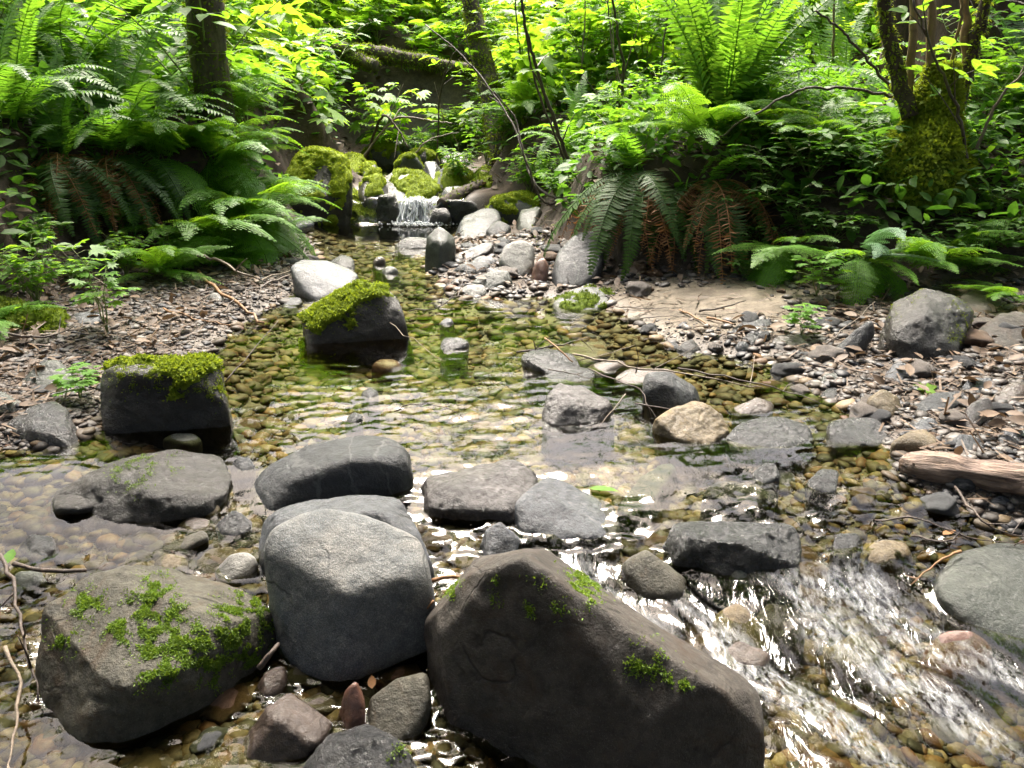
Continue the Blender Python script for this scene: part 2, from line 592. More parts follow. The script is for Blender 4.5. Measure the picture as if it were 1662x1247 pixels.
def pebble_mat():
    n = NT('pebbles')
    geo = n.n('NewGeometry').outputs['Position']
    col = n.n('Attribute', attribute_name='col').outputs['Color']
    wet = n.n('Attribute', attribute_name='wet').outputs['Fac']
    b = n.ramp(n.noise(geo, 170, 4, 0.7), 0.3, 0.7, (0.65, 0.65, 0.65), (1.25, 1.25, 1.25))
    c = n.mix(1.0, col, b, 'MULTIPLY')
    p = n.n('BsdfPrincipled')
    p.inputs['Specular IOR Level'].default_value = 0.3
    n.l(c, p.inputs['Base Color'])
    r = n.n('MapRange', n_3=0.7, n_4=0.25)
    n.l(wet, r.inputs[0])
    n.l(r.outputs[0], p.inputs['Roughness'])
    bm = n.n('Bump', i_Strength=0.5, i_Distance=0.003)
    n.l(n.noise(geo, 120, 5, 0.7), bm.inputs['Height'])
    n.l(bm.outputs[0], p.inputs['Normal'])
    n.l(p.outputs[0], n.out.inputs[0])
    return n.m


def water_mat():
    n = NT('stream_water')
    geo = n.n('NewGeometry').outputs['Position']
    foam = n.n('Attribute', attribute_name='foam').outputs['Fac']
    rapid = n.n('Attribute', attribute_name='rapid').outputs['Fac']
    b = n.n('Bump', i_Distance=0.004)
    n.l(n.math('ADD', n.math('MULTIPLY', rapid, 0.46), 0.08), b.inputs['Strength'])
    mp = n.n('Mapping')
    mp.inputs['Rotation'].default_value = (0, 0, RAD(34))
    mp.inputs['Scale'].default_value = (1.0, 0.42, 1.0)
    n.l(geo, mp.inputs[0])
    n.l(n.noise(mp.outputs[0], 46, 3, 0.55, 0.7), b.inputs['Height'])
    fr = n.n('Fresnel', i_IOR=1.30)
    n.l(b.outputs[0], fr.inputs['Normal'])
    gl = n.n('BsdfGlossy', i_Roughness=0.03)
    n.l(b.outputs[0], gl.inputs['Normal'])
    tr = n.n('BsdfTransparent')
    tr.inputs[0].default_value = (0.72, 0.74, 0.54, 1)
    m = n.n('MixShader')
    n.l(n.math('MINIMUM', n.math('MULTIPLY', fr.outputs[0], 1.05), 1.0), m.inputs[0])
    n.l(tr.outputs[0], m.inputs[1])
    n.l(gl.outputs[0], m.inputs[2])
    df = n.n('BsdfDiffuse')
    df.inputs[0].default_value = (0.8, 0.82, 0.84, 1)
    m2 = n.n('MixShader')
    fo = n.ramp(n.noise(mp.outputs[0], 90, 5, 0.75, 0.5), 0.42, 0.66)
    n.l(n.math('MULTIPLY', foam, fo), m2.inputs[0])
    n.l(m.outputs[0], m2.inputs[1])
    n.l(df.outputs[0], m2.inputs[2])
    n.l(m2.outputs[0], n.out.inputs[0])
    return n.m


M['ground'] = ground_mat()
M['pebble'] = pebble_mat()
M['water'] = water_mat()

# ------------------------------------------------------------------ ground sheet
def axis(lo, hi, fine_lo, fine_hi, step, grow=1.09):
    a = list(np.arange(fine_lo, fine_hi, step))
    s, v = step, a[-1]
    while v < hi:
        s *= grow
        v += s
        a.append(v)
    s, v = step, a[0]
    pre = []
    while v > lo:
        s *= grow
        v -= s
        pre.append(v)
    return np.array(pre[::-1] + a)


def build_ground():
    xs = axis(-40, 40, -2.4, 2.3, 0.022, 1.07)
    ys = axis(-20, 60, 0.4, 5.5, 0.017, 1.05)
    X, Y = np.meshgrid(xs, ys)
    Z = gz(X, Y)
    x, y = X.ravel(), Y.ravel()
    w = psd(x, y, WATER)
    b = psd(x, y, FLAT)
    sand = np.array([0.185, 0.16, 0.125])
    mud = np.array([0.085, 0.062, 0.044])
    soil = np.array([0.055, 0.038, 0.027])
    bed = np.array([0.075, 0.06, 0.036])
    grav = np.array([0.085, 0.07, 0.058])
    nz = n2(x, y, 4, 3, 2.0)
    bar = np.exp(-(((x - 0.75) / 0.55) ** 2 + ((y - 3.0) / 0.42) ** 2)) + \
        0.9 * np.exp(-(((x + 0.25) / 0.3) ** 2 + ((y - 0.84) / 0.2) ** 2)) + 0.7 * np.exp(-(((x - 0.05) / 0.25) ** 2 + ((y - 0.78) / 0.1) ** 2))
    sandw = sstep(0.25, 0.5, bar + 0.12 * nz)[:, None]
    col = grav + (mud - grav) * sstep(-0.2, 0.5, nz)[:, None]
    col = col + (bed - col) * sstep(0.02, -0.04, w)[:, None]
    sandw = sandw * (sstep(-0.10, -0.02, w) * (y > 2) + (y <= 2))[:, None]
    col = col + (sand * (0.86 + 0.3 * n2(x, y, 2.6, 4, 8.0))[:, None] - col) * sandw
    so = sstep(0.03, 0.16, b + 0.05 * nz)[:, None]
    col = col + (soil - col) * so
    wet = np.clip(sstep(0.16, 0.0, w) - 0.2 * sandw[:, 0], 0, 1)
    nx, ny = len(xs), len(ys)
    i = np.arange(nx * ny).reshape(ny, nx)
    Fq = np.stack([i[:-1, :-1], i[:-1, 1:], i[1:, 1:], i[1:, :-1]], -1).reshape(-1, 4)
    me = make_mesh('ground', np.stack([x, y, Z], 1), [Fq], M['ground'], True, {'col': col, 'wet': wet})
    tag(link('ground', me), 'sloping stream bed, sandbar and soil banks of the creek', 'ground', kind='structure')


build_ground()


# ------------------------------------------------------------------ water
def rapid_at(x, y):
    """how lively the water is, 0..1"""
    r = sstep(1.62, 1.35, y + 0.25 * np.minimum(x, 0.3)) * sstep(-0.25, 0.15, x)
    r = np.maximum(r, 0.55 * sstep(1.5, 1.2, y) * sstep(-0.1, -0.3, x) * sstep(0.9, 1.1, y))
    riff = np.exp(-((y - 1.98) / 0.22) ** 2) * np.exp(-((x + 0.18) / 0.5) ** 2)
    r = np.maximum(r, 0.62 * riff)
    r = np.maximum(r, 0.5 * sstep(1.75, 1.6, y) * sstep(0.25, 0.5, x))
    r = np.maximum(r, 0.6 * np.exp(-((x + 0.05) / 0.4) ** 2 - ((y - 1.5) / 0.22) ** 2))
    r = np.maximum(r, 0.4 * np.exp(-((x + 0.1) / 0.2) ** 2 - ((y - 0.9) / 0.15) ** 2))
    fall = np.exp(-((x + 0.6) / 0.3) ** 2) * sstep(5.25, 5.35, y) * sstep(5.6, 5.5, y)
    r = np.maximum(r, 0.8 * fall)
    return np.clip(r, 0, 1)


def build_water():
    ys = np.geomspace(0.42, 7.9, 640)
    us = np.linspace(-1, 1, 560)
    U, Y = np.meshgrid(us, ys)
    X = U * (0.7 + 0.78 * Y)
    x, y = X.ravel(), Y.ravel()
    z = wl(x, y)
    r = rapid_at(x, y)
    # calm pool: broad, faint ripples running across; rapids: streaks along the flow
    pool = 0.0013 * n2(x * 0.6, y * 1.6, 14, 2, 3.1) + 0.0006 * n2(x * 0.8, y * 1.5, 42, 2, 1.1)
    riff = 0.0100 * (1 + 0.9 * sstep(1.7, 1.35, y)) * n2(x * 0.75, y * 1.4, 16, 3, 7.7)
    c, s_ = math.cos(RAD(33)), math.sin(RAD(33))
    fx, fy = x * c + y * s_, -x * s_ + y * c        # fy runs along the flow
    wob = 0.05 * n2(x, y, 4, 2, 9.0)
    rap = 0.0085 * n2(fx + wob, fy * 0.34, 13, 3, 4.4) + 0.012 * n2(fx + wob, fy * 0.6, 5, 2, 8.4)
    far = sstep(2.3, 1.7, y)
    z = z + pool * (1 - 0.5 * r) + r * ((1 - sstep(0.6, 0.95, r)) * riff + sstep(0.5, 0.95, r) * rap)
    foam = np.zeros_like(x)
    z = z + 0.03 * fbm(np.stack([x * 9, y * 4, 0 * x], 1), 2) * sstep(5.25, 5.4, y)
    foam = np.maximum(foam, 0.9 * np.exp(-((x + 0.6) / 0.2) ** 2) * sstep(5.28, 5.36, y) * sstep(5.62, 5.5, y))
    st = n2(fx + wob, fy * 0.22, 9, 3, 14.0)
    foam = np.maximum(foam, 0.3 * sstep(0.6, 0.95, r) * sstep(0.05, 0.5, st) * sstep(1.5, 1.3, y))
    ny, nx = X.shape
    i = np.arange(nx * ny).reshape(ny, nx)
    Fq = np.stack([i[:-1, :-1], i[:-1, 1:], i[1:, 1:], i[1:, :-1]], -1).reshape(-1, 4)
    me = make_mesh('water', np.stack([x, y, z], 1), [Fq], M['water'], True, {'foam': foam, 'rapid': r})
    tag(link('water', me), 'clear shallow creek water running over pebbles', 'water', kind='structure')


build_water()

# ------------------------------------------------------------------ rocks
_ICO = {}


def ico(sub):
    if sub not in _ICO:
        bm = bmesh.new()
        bmesh.ops.create_icosphere(bm, subdivisions=sub, radius=1)
        bm.verts.ensure_lookup_table()
        V = np.array([v.co for v in bm.verts])
        Fc = np.array([[v.index for v in f.verts] for f in bm.faces])
        E = np.array([[e.verts[0].index, e.verts[1].index] for e in bm.edges])
        bm.free()
        _ICO[sub] = (V, Fc, E)
    return _ICO[sub]


def hull_planes(P):
    bm = bmesh.new()
    for p in P:
        bm.verts.new(p)
    r = bmesh.ops.convex_hull(bm, input=bm.verts)
    bm.normal_update()
    c = np.mean([v.co[:] for v in bm.verts if v.link_faces], axis=0)
    N, D = [], []
    for f in bm.faces:
        n = np.array(f.normal)
        d = float(n @ (np.array(f.verts[0].co) - c))
        if d < 0:
            n, d = -n, -d
        if d > 1e-6:
            N.append(n)
            D.append(d)
    bm.free()
    return c, np.array(N), np.array(D)


def normals_of(V, Fc):
    n = np.cross(V[Fc[:, 1]] - V[Fc[:, 0]], V[Fc[:, 2]] - V[Fc[:, 0]])
    out = np.zeros_like(V)
    for k in range(3):
        np.add.at(out, Fc[:, k], n)
    return out / (np.linalg.norm(out, axis=1)[:, None] + 1e-12)


def relax(V, E, it):
    deg = np.bincount(E.ravel(), minlength=len(V)).astype(float)[:, None]
    for _ in range(it):
        s = np.zeros_like(V)
        np.add.at(s, E[:, 0], V[E[:, 1]])
        np.add.at(s, E[:, 1], V[E[:, 0]])
        V = 0.4 * V + 0.6 * s / deg
    return V


def rock_shape(P, sub, smooth, rough, seed, facet=0.5):
    """a stone from the corner points P of its rough block"""
    c, N, D = hull_planes(P)
    if facet >= 0.3:
        rg = np.random.default_rng(seed * 13 + 5)
        N2 = rg.normal(size=(9, 3)) * [1, 1, .8]
        N2 /= np.linalg.norm(N2, axis=1)[:, None]
        D2 = ((P - c) @ N2.T).max(0) * rg.uniform(.84 if sub < 7 else .93, .97, 9)
        N, D = np.concatenate([N, N2]), np.concatenate([D, D2])
    S, Fc, E = ico(sub)
    lo, hi = P.min(0), P.max(0)
    ax = (hi - lo) / 2
    d = S * ax
    d /= np.linalg.norm(d, axis=1)[:, None]
    q = np.maximum(d @ N.T, 1e-6)
    r = (D[None, :] / q).min(1)
    V = c + d * r[:, None]
    l0, h0 = V.min(0), V.max(0)
    V = relax(V, E, smooth)
    l1, h1 = V.min(0), V.max(0)
    V = l0 + (V - l1) * ((h0 - l0) / (h1 - l1))
    size = float(np.mean(h0 - l0))
    nrm = normals_of(V, Fc)
    so = np.array([seed * 3.7, seed * 1.3, seed * 2.1])
    q = V / size + so
    disp = 0.5 * fbm(q * 1.7, 3) + 0.2 * fbm(q * 5, 3)
    rid = np.abs(pnoise(q * 3.1 + 40)) + 0.5 * np.abs(pnoise(q * 7 + 90))
    disp = disp - facet * 0.5 * np.maximum(0.16 - rid, 0) / 0.16 + 0.12 * fbm(q * 13, 4)
    V = V + nrm * (disp * rough * size)[:, None]
    return V, Fc, E


def moss_part(parent, V, Fc, origin, spec, seed):
    """a cover of tiny leaves on a stone: kind 'top' (cushion on the upper side) or 'spots' (patches near photo pixels)"""
    rg = np.random.default_rng(seed)
    nrm = normals_of(V, Fc)
    ctr = V[Fc].mean(1)
    fn = np.cross(V[Fc[:, 1]] - V[Fc[:, 0]], V[Fc[:, 2]] - V[Fc[:, 0]])
    area = np.linalg.norm(fn, axis=1) / 2
    fn = fn / (2 * area[:, None] + 1e-12)
    so = seed * 5.1
    m = MB()
    if spec[0] == 'top':
        _, thr, hgt, count, matn = spec[:5]
        size = np.ptp(V, axis=0).mean()
        up = nrm[:, 2] + 0.65 * fbm(V / size * 3 + so, 3)
        if len(spec) > 5:
            up = up + spec[5](V)
        cover = sstep(thr, thr + 0.25, up)
        lump = 0.6 + 0.7 * (0.5 + pnoise(V / hgt * 0.25 + so))
        SV = V + nrm * (cover * hgt * lump + (cover - 0.25) * 0.004)[:, None] + nrm * (0.25 * hgt * fbm(V / hgt * 0.6, 2) * cover)[:, None]
        keep = cover[Fc].max(1) > 0.02
        used = np.unique(Fc[keep])
        remap = np.full(len(V), -1)
        remap[used] = np.arange(len(used))
        shade = 0.28 + 0.5 * (0.5 + fbm(V[used] / hgt * 0.4, 2))
        m.V.append(SV[used])
        m.F.setdefault(3, []).append(remap[Fc[keep]])
        m.A.append(np.clip(shade, 0, 1))
        m.n += len(used)
        w = area * cover[Fc].mean(1)
        base = SV[Fc].mean(1)
        ln = (0.007, 0.016)
    else:
        _, spots, count, matn = spec[:4]
        pu, pv = proj(ctr)
        w = np.zeros(len(Fc))
        see = ((np.array([0, 0, CAMZ]) - ctr) * fn).sum(1) > 0
        for px, py, r in spots:
            g = np.exp(-((pu - px) ** 2 + (pv - py) ** 2) / (r * r)) * see
            w = np.maximum(w, g)
        w = area * w * np.clip(0.25 + 1.6 * fbm(ctr * 45 + so, 3), 0, 1.2) ** 1.5
        base = ctr
        ln = (0.0022, 0.0065)
    if w.sum() <= 0:
        return
    k = rg.choice(len(Fc), count, p=w / w.sum())
    bc = rg.dirichlet((1, 1, 1), count)
    tri = (m.V[0][remap[Fc[k]]] if spec[0] == 'top' else V[Fc[k]])
    O = np.einsum('kj,kjc->kc', bc, tri)
    d = (0.55 if spec[0] == 'top' else 0.25) * fn[k] + rg.normal(size=(count, 3)) * 0.75
    d[:, 2] += 0.1
    inward = (d * fn[k]).sum(1) < 0.05
    d[inward] += fn[k][inward] * 0.8
    L = rg.uniform(*ln, count)
    A = rot_axes(d, fn[k] + 0.4 * rg.normal(size=(count, 3)))
    A = A * np.stack([L * 0.42, L, L], 1)[:, None, :]
    T = [(-0.1, 0, 0), (0.1, 0, 0), (0.5, 0.45, 0.08), (0, 1, -0.1), (-0.5, 0.45, 0.08)]
    val = np.clip(rg.normal(0.55, 0.22, count), 0, 1)
    m.scatter(T, [(0, 1, 2, 4), (4, 2, 3)], A, O, val)
    o = link('moss', m.mesh('moss', M[matn], False, origin), parent)
    tag(o, kind='stuff')


NROCK = [0]


def rock(name, label, out, T, mat, smooth=10, rough=0.045, sub=5, inner=(), moss=None, Y=None, sink=0.06, cat=None, group=None, f=0.45, facet=0.5, lift=0.0, back=0.8):
    """a stone: its outline in the photo gives the corners, T its depth in metres; entries are (px, py[, share of the depth])"""
    NROCK[0] += 1
    if Y is None:
        lowest = max(out, key=lambda p: p[1])
        Y = onG(lowest[0], lowest[1])[1]
    P = []
    allp = [(p[0], p[1], p[2] if len(p) > 2 else f) for p in list(out) + list(inner)]
    for i, (px, py, fr) in enumerate(allp):
        P.append(onG(px, py) if fr <= 0.12 and i < len(out) and py < 1300 else onY(px, py, Y + fr * T))
    P = np.array(P)
    P[:, 2] += lift
    no = len(out)
    cu, cv = np.mean([p[0] for p in out]), np.mean([p[1] for p in out])
    ex = [] if all(p[2] == 0 for p in allp) else [onY(cu + back * (p[0] - cu), cv + back * (p[1] - cv), Y + T) + [0, 0, lift] for p in out]
    zmed = np.quantile(P[:, 2], 0.4) if ex else 9
    allq = np.concatenate([P, ex]) if ex else P.copy()
    gq = gz(allq[:, 0], allq[:, 1], False)
    for p, g in zip(allq, gq):
        if p[2] <= zmed:
            cc = allq.mean(0)
            ex.append(np.array([cc[0] + 1.03 * (p[0] - cc[0]), cc[1] + 1.0 * (p[1] - cc[1]), min(p[2] - sink, max(g - 0.03, p[2] - 0.3))]))
    P = np.concatenate([P, np.array(ex).reshape(-1, 3)])
    V, Fc, E = rock_shape(P, sub, smooth, rough * 1.25, NROCK[0], facet)
    org = np.array([(V[:, 0].min() + V[:, 0].max()) / 2, (V[:, 1].min() + V[:, 1].max()) / 2, V[:, 2].min()])
    me = make_mesh(name, V - org, [Fc], M[mat], True)
    o = tag(link(name, me, None, org), label, cat or name.split('_')[-1], group)
    if moss:
        for k, ms in enumerate(moss if isinstance(moss, list) else [moss]):
            moss_part(o, V, Fc, org, ms, NROCK[0] * 7 + k)
    return o


# --- the big stones at the front
rock('boulder', 'broad olive brown boulder with sprigs of moss across its face beside the round granite boulder',
     [(60, 1085, .42), (75, 985, .58), (150, 930, .75), (200, 908, .85), (285, 920, .9), (360, 945, .9), (432, 978, .8), (446, 1003, .7), (430, 1062, .59), (408, 1092, 0),
      (330, 1145, 0), (240, 1192, 0), (160, 1217, 0), (105, 1190, 0), (68, 1140, 0)], 0.34, 'olive', 2, 0.03, 7,
     [(300, 975, .55), (220, 955, .6), (345, 1000, .45), (120, 1050, .36), (290, 1090, .2), (420, 1010, .58), (180, 1120, .1)], Y=0.93,
     moss=('spots', [(200, 1015, 22), (235, 1030, 22), (255, 960, 18), (232, 990, 20), (265, 1000, 24), (300, 1045, 30), (330, 1060, 30), (290, 1030, 25), (400, 1000, 26), (380, 1020, 30), (415, 985, 22),
                      (250, 1090, 20), (345, 1080, 22), (140, 980, 18), (105, 1040, 16), (240, 1045, 26), (395, 1055, 24), (270, 1075, 20)], 22000, 'sprig'))
rock('boulder', 'large rounded pale granite boulder standing between the mossy olive boulder and the dark ridge boulder',
     [(427, 885, .5), (440, 856, .6), (490, 834, .75), (530, 826, .8), (580, 833, .8), (630, 862, .75), (680, 872, .65), (692, 915, .45), (704, 962, .35), (690, 1012, .28),
      (662, 1070, 0), (600, 1096, 0), (540, 1107, .0), (492, 1092, 0), (462, 1042, .36), (440, 962, .42)], 0.24, 'granite', 26, 0.018, 7,
     [(560, 960, .16), (500, 930, .3), (640, 940, .28), (560, 1040, .05), (530, 880, .5)], facet=0.15)
rock('boulder', 'huge dark boulder with a sharp pale sloping ridge, in front of the rapids',
     [(688, 985, .7), (722, 945, .72), (768, 912, .74), (850, 893, .78), (885, 891, .8), (925, 930, .9), (985, 985, .9), (1100, 1052, .78), (1200, 1112, .5), (1228, 1126, .36),
      (1242, 1190, .2), (1240, 1260, 0), (1180, 1295, 0), (950, 1285, 0), (830, 1215, 0), (735, 1172, 0), (700, 1105, 0)], 0.42, 'ridge', 2, 0.02, 7,
     [(850, 905, .40), (905, 952, .34), (945, 986, .31), (1045, 1062, .23), (1165, 1122, .16), (765, 938, .46), (715, 985, .5), (800, 1080, .33), (930, 1120, .2), (1040, 1200, .08)], Y=0.84,
     moss=('spots', [(810, 965, 12), (910, 985, 10), (860, 990, 9), (1045, 1075, 22), (1075, 1090, 18), (1115, 1105, 10), (945, 950, 22), (955, 965, 14), (800, 950, 10), (735, 955, 10), (1035, 1060, 10), (868, 950, 10)], 4000, 'sprig'))
rock('boulder', 'long smooth charcoal boulder lying across the water behind the granite boulder',
     [(402, 790, .4), (430, 756, .55), (500, 722, .7), (590, 705, .75), (642, 710, .7), (668, 735, .55), (672, 766, .4), (655, 787, .3), (600, 800, .15), (500, 818, 0), (430, 830, .05), (405, 815, .25)],
     0.22, 'charcoal', 14, 0.022, 6, [(560, 745, .2), (480, 770, .12), (630, 745, .25)], moss=None)
rock('rock', 'flat grey slate rock squeezed between the granite and the charcoal boulders',
     [(414, 855, .5), (424, 836, .6), (500, 812, .8), (590, 800, .85), (652, 810, .8), (674, 850, .5), (688, 885, .3), (700, 920, .2), (560, 960, .13), (432, 900, .2), (418, 882, .4)],
     0.2, 'slate', 5, 0.03, 6, [(600, 830, .45), (500, 835, .5), (440, 860, .35)], Y=1.28)
rock('rock', 'knobbly brown wet rock joined to the blue grey slab in midstream',
     [(672, 822, .4), (690, 796, .55), (755, 784, .6), (790, 770, .7), (840, 768, .7), (870, 790, .6), (868, 830, .25), (840, 850, .05), (760, 845, 0), (700, 842, .1)], 0.2, 'mauve', 6, 0.05, 6,
     [(790, 810, .3), (720, 808, .3)], lift=0.03)
rock('rock', 'blue grey slab with a rough bright top beside a green floating leaf',
     [(835, 850, .1), (838, 815, .35), (862, 782, .6), (900, 774, .75), (945, 800, .75), (1000, 822, .6), (1009, 850, .3), (985, 876, .1), (900, 880, .02), (850, 876, 0)], 0.2, 'slate', 4, 0.03, 6,
     [(920, 830, .35), (870, 850, .12), (960, 855, .15)])
rock('rock', 'broad dark wet rock with thin moss and broken steps at the pool end',
     [(88, 802, .4), (150, 765, .6), (215, 745, .7), (290, 733, .8), (355, 738, .8), (380, 766, .5), (372, 792, .3), (340, 818, .15), (290, 832, .05), (240, 852, 0), (190, 852, .05), (120, 842, .15), (88, 838, .3)],
     0.26, 'dark', 4, 0.05, 6, [(170, 780, .35), (270, 760, .5), (250, 800, .12), (340, 770, .4)],
     moss=('spots', [(215, 770, 22), (235, 752, 14), (285, 752, 10)], 900, 'sprig'))
rock('rock', 'thin wet shelf of stone at the foot of the broad dark rock', [(84, 824, .4), (115, 806, .8), (160, 808, .8), (176, 822, .4), (150, 842, 0), (95, 842, .1)], 0.14, 'dark', 2, 0.05, 5, lift=0.025)
rock('boulder', 'square dark boulder with a hanging fringe of moss under the green seedling',
     [(162, 640, .3), (170, 592, .6), (190, 582, .8), (260, 580, .8), (345, 583, .8), (365, 625, .5), (378, 685, .25), (330, 697, .1), (240, 702, 0), (168, 706, 0)], 0.2, 'dark', 4, 0.035, 6,
     [(200, 605, .25), (340, 610, .3)], moss=[('top', 0.66, 0.005, 2400, 'moss'), ('spots', [(210, 605, 20), (250, 600, 24), (290, 605, 26), (330, 605, 26), (350, 625, 20), (300, 620, 18), (245, 615, 14)], 4200, 'moss')])
rock('rock', 'angular black rock with a shining wet slope beside the square mossy boulder',
     [(12, 692, .4), (48, 662, .6), (88, 653, .7), (112, 665, .6), (133, 715, .2), (125, 728, .05), (66, 730, 0), (22, 712, .2)], 0.16, 'wetblack', 2, 0.04, 5, [(60, 690, .15), (95, 672, .4)])
rock('boulder', 'wedge shaped black boulder with a bright green moss back in the middle of the pool',
     [(490, 515, .4), (520, 498, .55), (560, 478, .65), (590, 455, .7), (622, 458, .7), (645, 485, .5), (668, 527, .3), (650, 540, .1), (600, 548, 0), (545, 557, 0), (497, 560, .1)], 0.26, 'dark', 3, 0.03, 6,
     [(560, 505, .22), (610, 475, .4), (510, 520, .2)], moss=[('top', 0.72, 0.007, 5200, 'moss', lambda V: 0.45 * sstep(-0.50, -0.62, V[:, 0])), ('spots', [(515, 510, 20), (550, 498, 24), (585, 480, 24), (620, 465, 20)], 1400, 'moss')])
rock('rock', 'pale blue grey slab resting on the pool edge behind the wedge boulder',
     [(470, 430, .5), (490, 420, .8), (532, 422, .85), (582, 445, .6), (565, 470, .2), (512, 488, 0), (482, 470, .25)], 0.3, 'slate', 4, 0.02, 5, [(515, 450, .35)])
# --- stones on the far side of the pool
rock('rock', 'upright grey green pointed rock at the head of the pool', [(688, 425, .3), (692, 385, .5), (712, 367, .6), (738, 385, .5), (741, 415, .35), (716, 440, .0), (692, 440, .1)], 0.2, 'greygreen', 3, 0.03, 5, [(712, 400, .1)])
rock('rock', 'rounded whitish rock among the stones below the fern bank', [(809, 424, .3), (820, 398, .6), (850, 391, .7), (868, 400, .6), (866, 430, .3), (846, 452, 0), (826, 442, .1)], 0.2, 'pale', 8, 0.02, 5)
rock('rock', 'low grey green rock at the foot of the whitish rock', [(764, 457), (800, 438), (825, 440), (833, 460, .3), (800, 472, 0), (766, 464, .1)], 0.18, 'greygreen', 5, 0.03, 5)
rock('stone', 'small white wet stone standing in the pool by the grey green rock', [(738, 476), (758, 462), (786, 462), (791, 477, .2), (765, 483, 0)], 0.12, 'pale', 6, 0.03, 5)
rock('stone', 'long narrow grey stone lying behind the upright pointed rock', [(735, 417, .3), (780, 396, .6), (803, 391, .7), (800, 406, .4), (752, 426, 0)], 0.16, 'mauve', 4, 0.03, 5)
rock('boulder', 'smooth dark blue boulder under the hanging sword fern', [(895, 452, .4), (905, 410, .6), (940, 378, .8), (978, 375, .8), (982, 430, .4), (962, 466, .05), (905, 472, .0)], 0.3, 'charcoal', 10, 0.03, 5)
rock('boulder', 'low domed grey green boulder between the pool and the sandbar', [(896, 491), (930, 469, .7), (975, 464, .8), (1001, 478, .6), (986, 499, .2), (942, 506, 0), (906, 502, .1)], 0.28, 'greygreen', 9, 0.025, 5,
     moss=('top', 0.85, 0.004, 600, 'darkmoss'))
rock('stone', 'dark red stone leaning against the whitish rock', [(862, 450), (870, 420), (885, 418), (893, 440, .3), (880, 462, 0), (865, 460, 0)], 0.14, 'redbrown', 3, 0.04, 4)
rock('stone', 'flat dark stone across the pool head near the upright pointed rock', [(640, 398), (660, 385), (700, 388), (712, 396), (690, 405, .0), (650, 405, 0)], 0.15, 'wetblack', 4, 0.04, 4)
rock('stone', 'little brown stone poking from the pool before the upright rock', [(603, 425), (615, 417), (626, 420), (625, 428, 0), (608, 430, 0)], 0.08, 'brown', 6, 0.03, 4)
rock('stone', 'little mossy stone in the pool near the brown poking stone', [(618, 440), (630, 432), (646, 436), (648, 443, 0), (625, 446, 0)], 0.1, 'greygreen', 6, 0.03, 4)
rock('rock', 'dark blue wet rock behind the pale slab under the lady ferns', [(535, 425), (555, 415), (575, 420), (578, 436, .2), (550, 440, 0)], 0.2, 'wetblack', 3, 0.04, 4)
rock('stone', 'dark slab stone below the upright rock near the low grey green rock', [(735, 440), (752, 428), (790, 425), (800, 436, .3), (765, 447, 0)], 0.15, 'charcoal', 3, 0.04, 4)
rock('stone', 'grey stone under the long narrow stone', [(760, 430), (775, 418), (800, 416), (808, 428, .3), (780, 436, 0)], 0.14, 'slate', 3, 0.05, 4)
# --- the stones around the little falls
rock('boulder', 'big overhanging boulder with a thick moss cap over the pool', [(462, 300, .4), (480, 256, .6), (510, 235, .7), (560, 254, .6), (573, 285, .4), (565, 318, .2), (500, 330, .1), (468, 328, .2)], 0.5, 'dark', 4, 0.04, 6, Y=5.2, sink=0.25,
     moss=('top', 0.42, 0.014, 5200, 'moss'))
rock('boulder', 'rounded boulder with a moss crown at the water beside the little falls', [(488, 350, .3), (520, 312, .6), (555, 297, .8), (592, 318, .6), (622, 348, .3), (610, 363, .05), (522, 364, 0)], 0.45, 'dark', 7, 0.03, 6,
     moss=('top', 0.62, 0.012, 4200, 'moss'))
rock('rock', 'tilted slab rock with a mossy corner above the little falls', [(612, 300, .6), (640, 276, .8), (684, 278, .8), (712, 308, .3), (675, 332, .0), (648, 337, .0), (625, 318, .3)], 0.45, 'greygreen', 3, 0.03, 6, Y=5.45, sink=0.15,
     moss=('top', 1.05, 0.012, 2200, 'moss', lambda V: 0.8 * sstep(-0.80, -0.68, V[:, 0])))
rock('rock', 'mossy topped rock behind the tilted slab', [(638, 272), (655, 252), (676, 252), (688, 275), (668, 290, 0), (645, 288, 0)], 0.35, 'greygreen', 5, 0.03, 5, Y=6.0, sink=0.2, moss=('top', 0.5, 0.012, 1900, 'moss'))
rock('rock', 'low rock wholly under moss beyond the big overhanging boulder', [(588, 248), (616, 232), (645, 240), (655, 258), (640, 268, 0), (598, 266, 0)], 0.45, 'greygreen', 6, 0.03, 5, Y=6.7, sink=0.2, moss=('top', 0.3, 0.014, 1800, 'moss'))
rock('rock', 'small moss covered rock between the overhanging boulder and the tilted slab', [(585, 285), (592, 268), (608, 266), (618, 282), (605, 292, 0), (590, 292, 0)], 0.3, 'greygreen', 6, 0.03, 5, Y=6.0, sink=0.2, moss=('top', 0.4, 0.012, 1100, 'moss'))
rock('rock', 'dark rounded rock in front of the small moss covered rock', [(578, 318), (590, 294), (615, 286), (633, 310), (615, 325, 0), (588, 325, 0)], 0.3, 'dark', 6, 0.03, 5, Y=5.5, sink=0.2, moss=('top', 0.6, 0.012, 700, 'moss'))
rock('rock', 'grey rock with a mossy side slope upstream of the falls', [(698, 297), (722, 268), (742, 265), (772, 290), (778, 304), (722, 310, 0)], 0.4, 'slate', 4, 0.03, 5, Y=6.0, sink=0.2, moss=('top', 0.6, 0.015, 1800, 'moss', lambda V: 0.8 * sstep(-0.55, -0.4, V[:, 0])))
rock('rock', 'grey rock wedged behind the tilted slab and the mossy side rock', [(680, 290), (690, 262), (708, 262), (722, 285), (705, 300, 0)], 0.3, 'slate', 3, 0.04, 5, Y=6.2, sink=0.2)
rock('rock', 'black wet rock at the near side of the falls', [(608, 340), (614, 318), (640, 313), (650, 345, .2), (640, 361, 0), (615, 361, 0)], 0.25, 'wetblack', 3, 0.05, 5, Y=5.25)
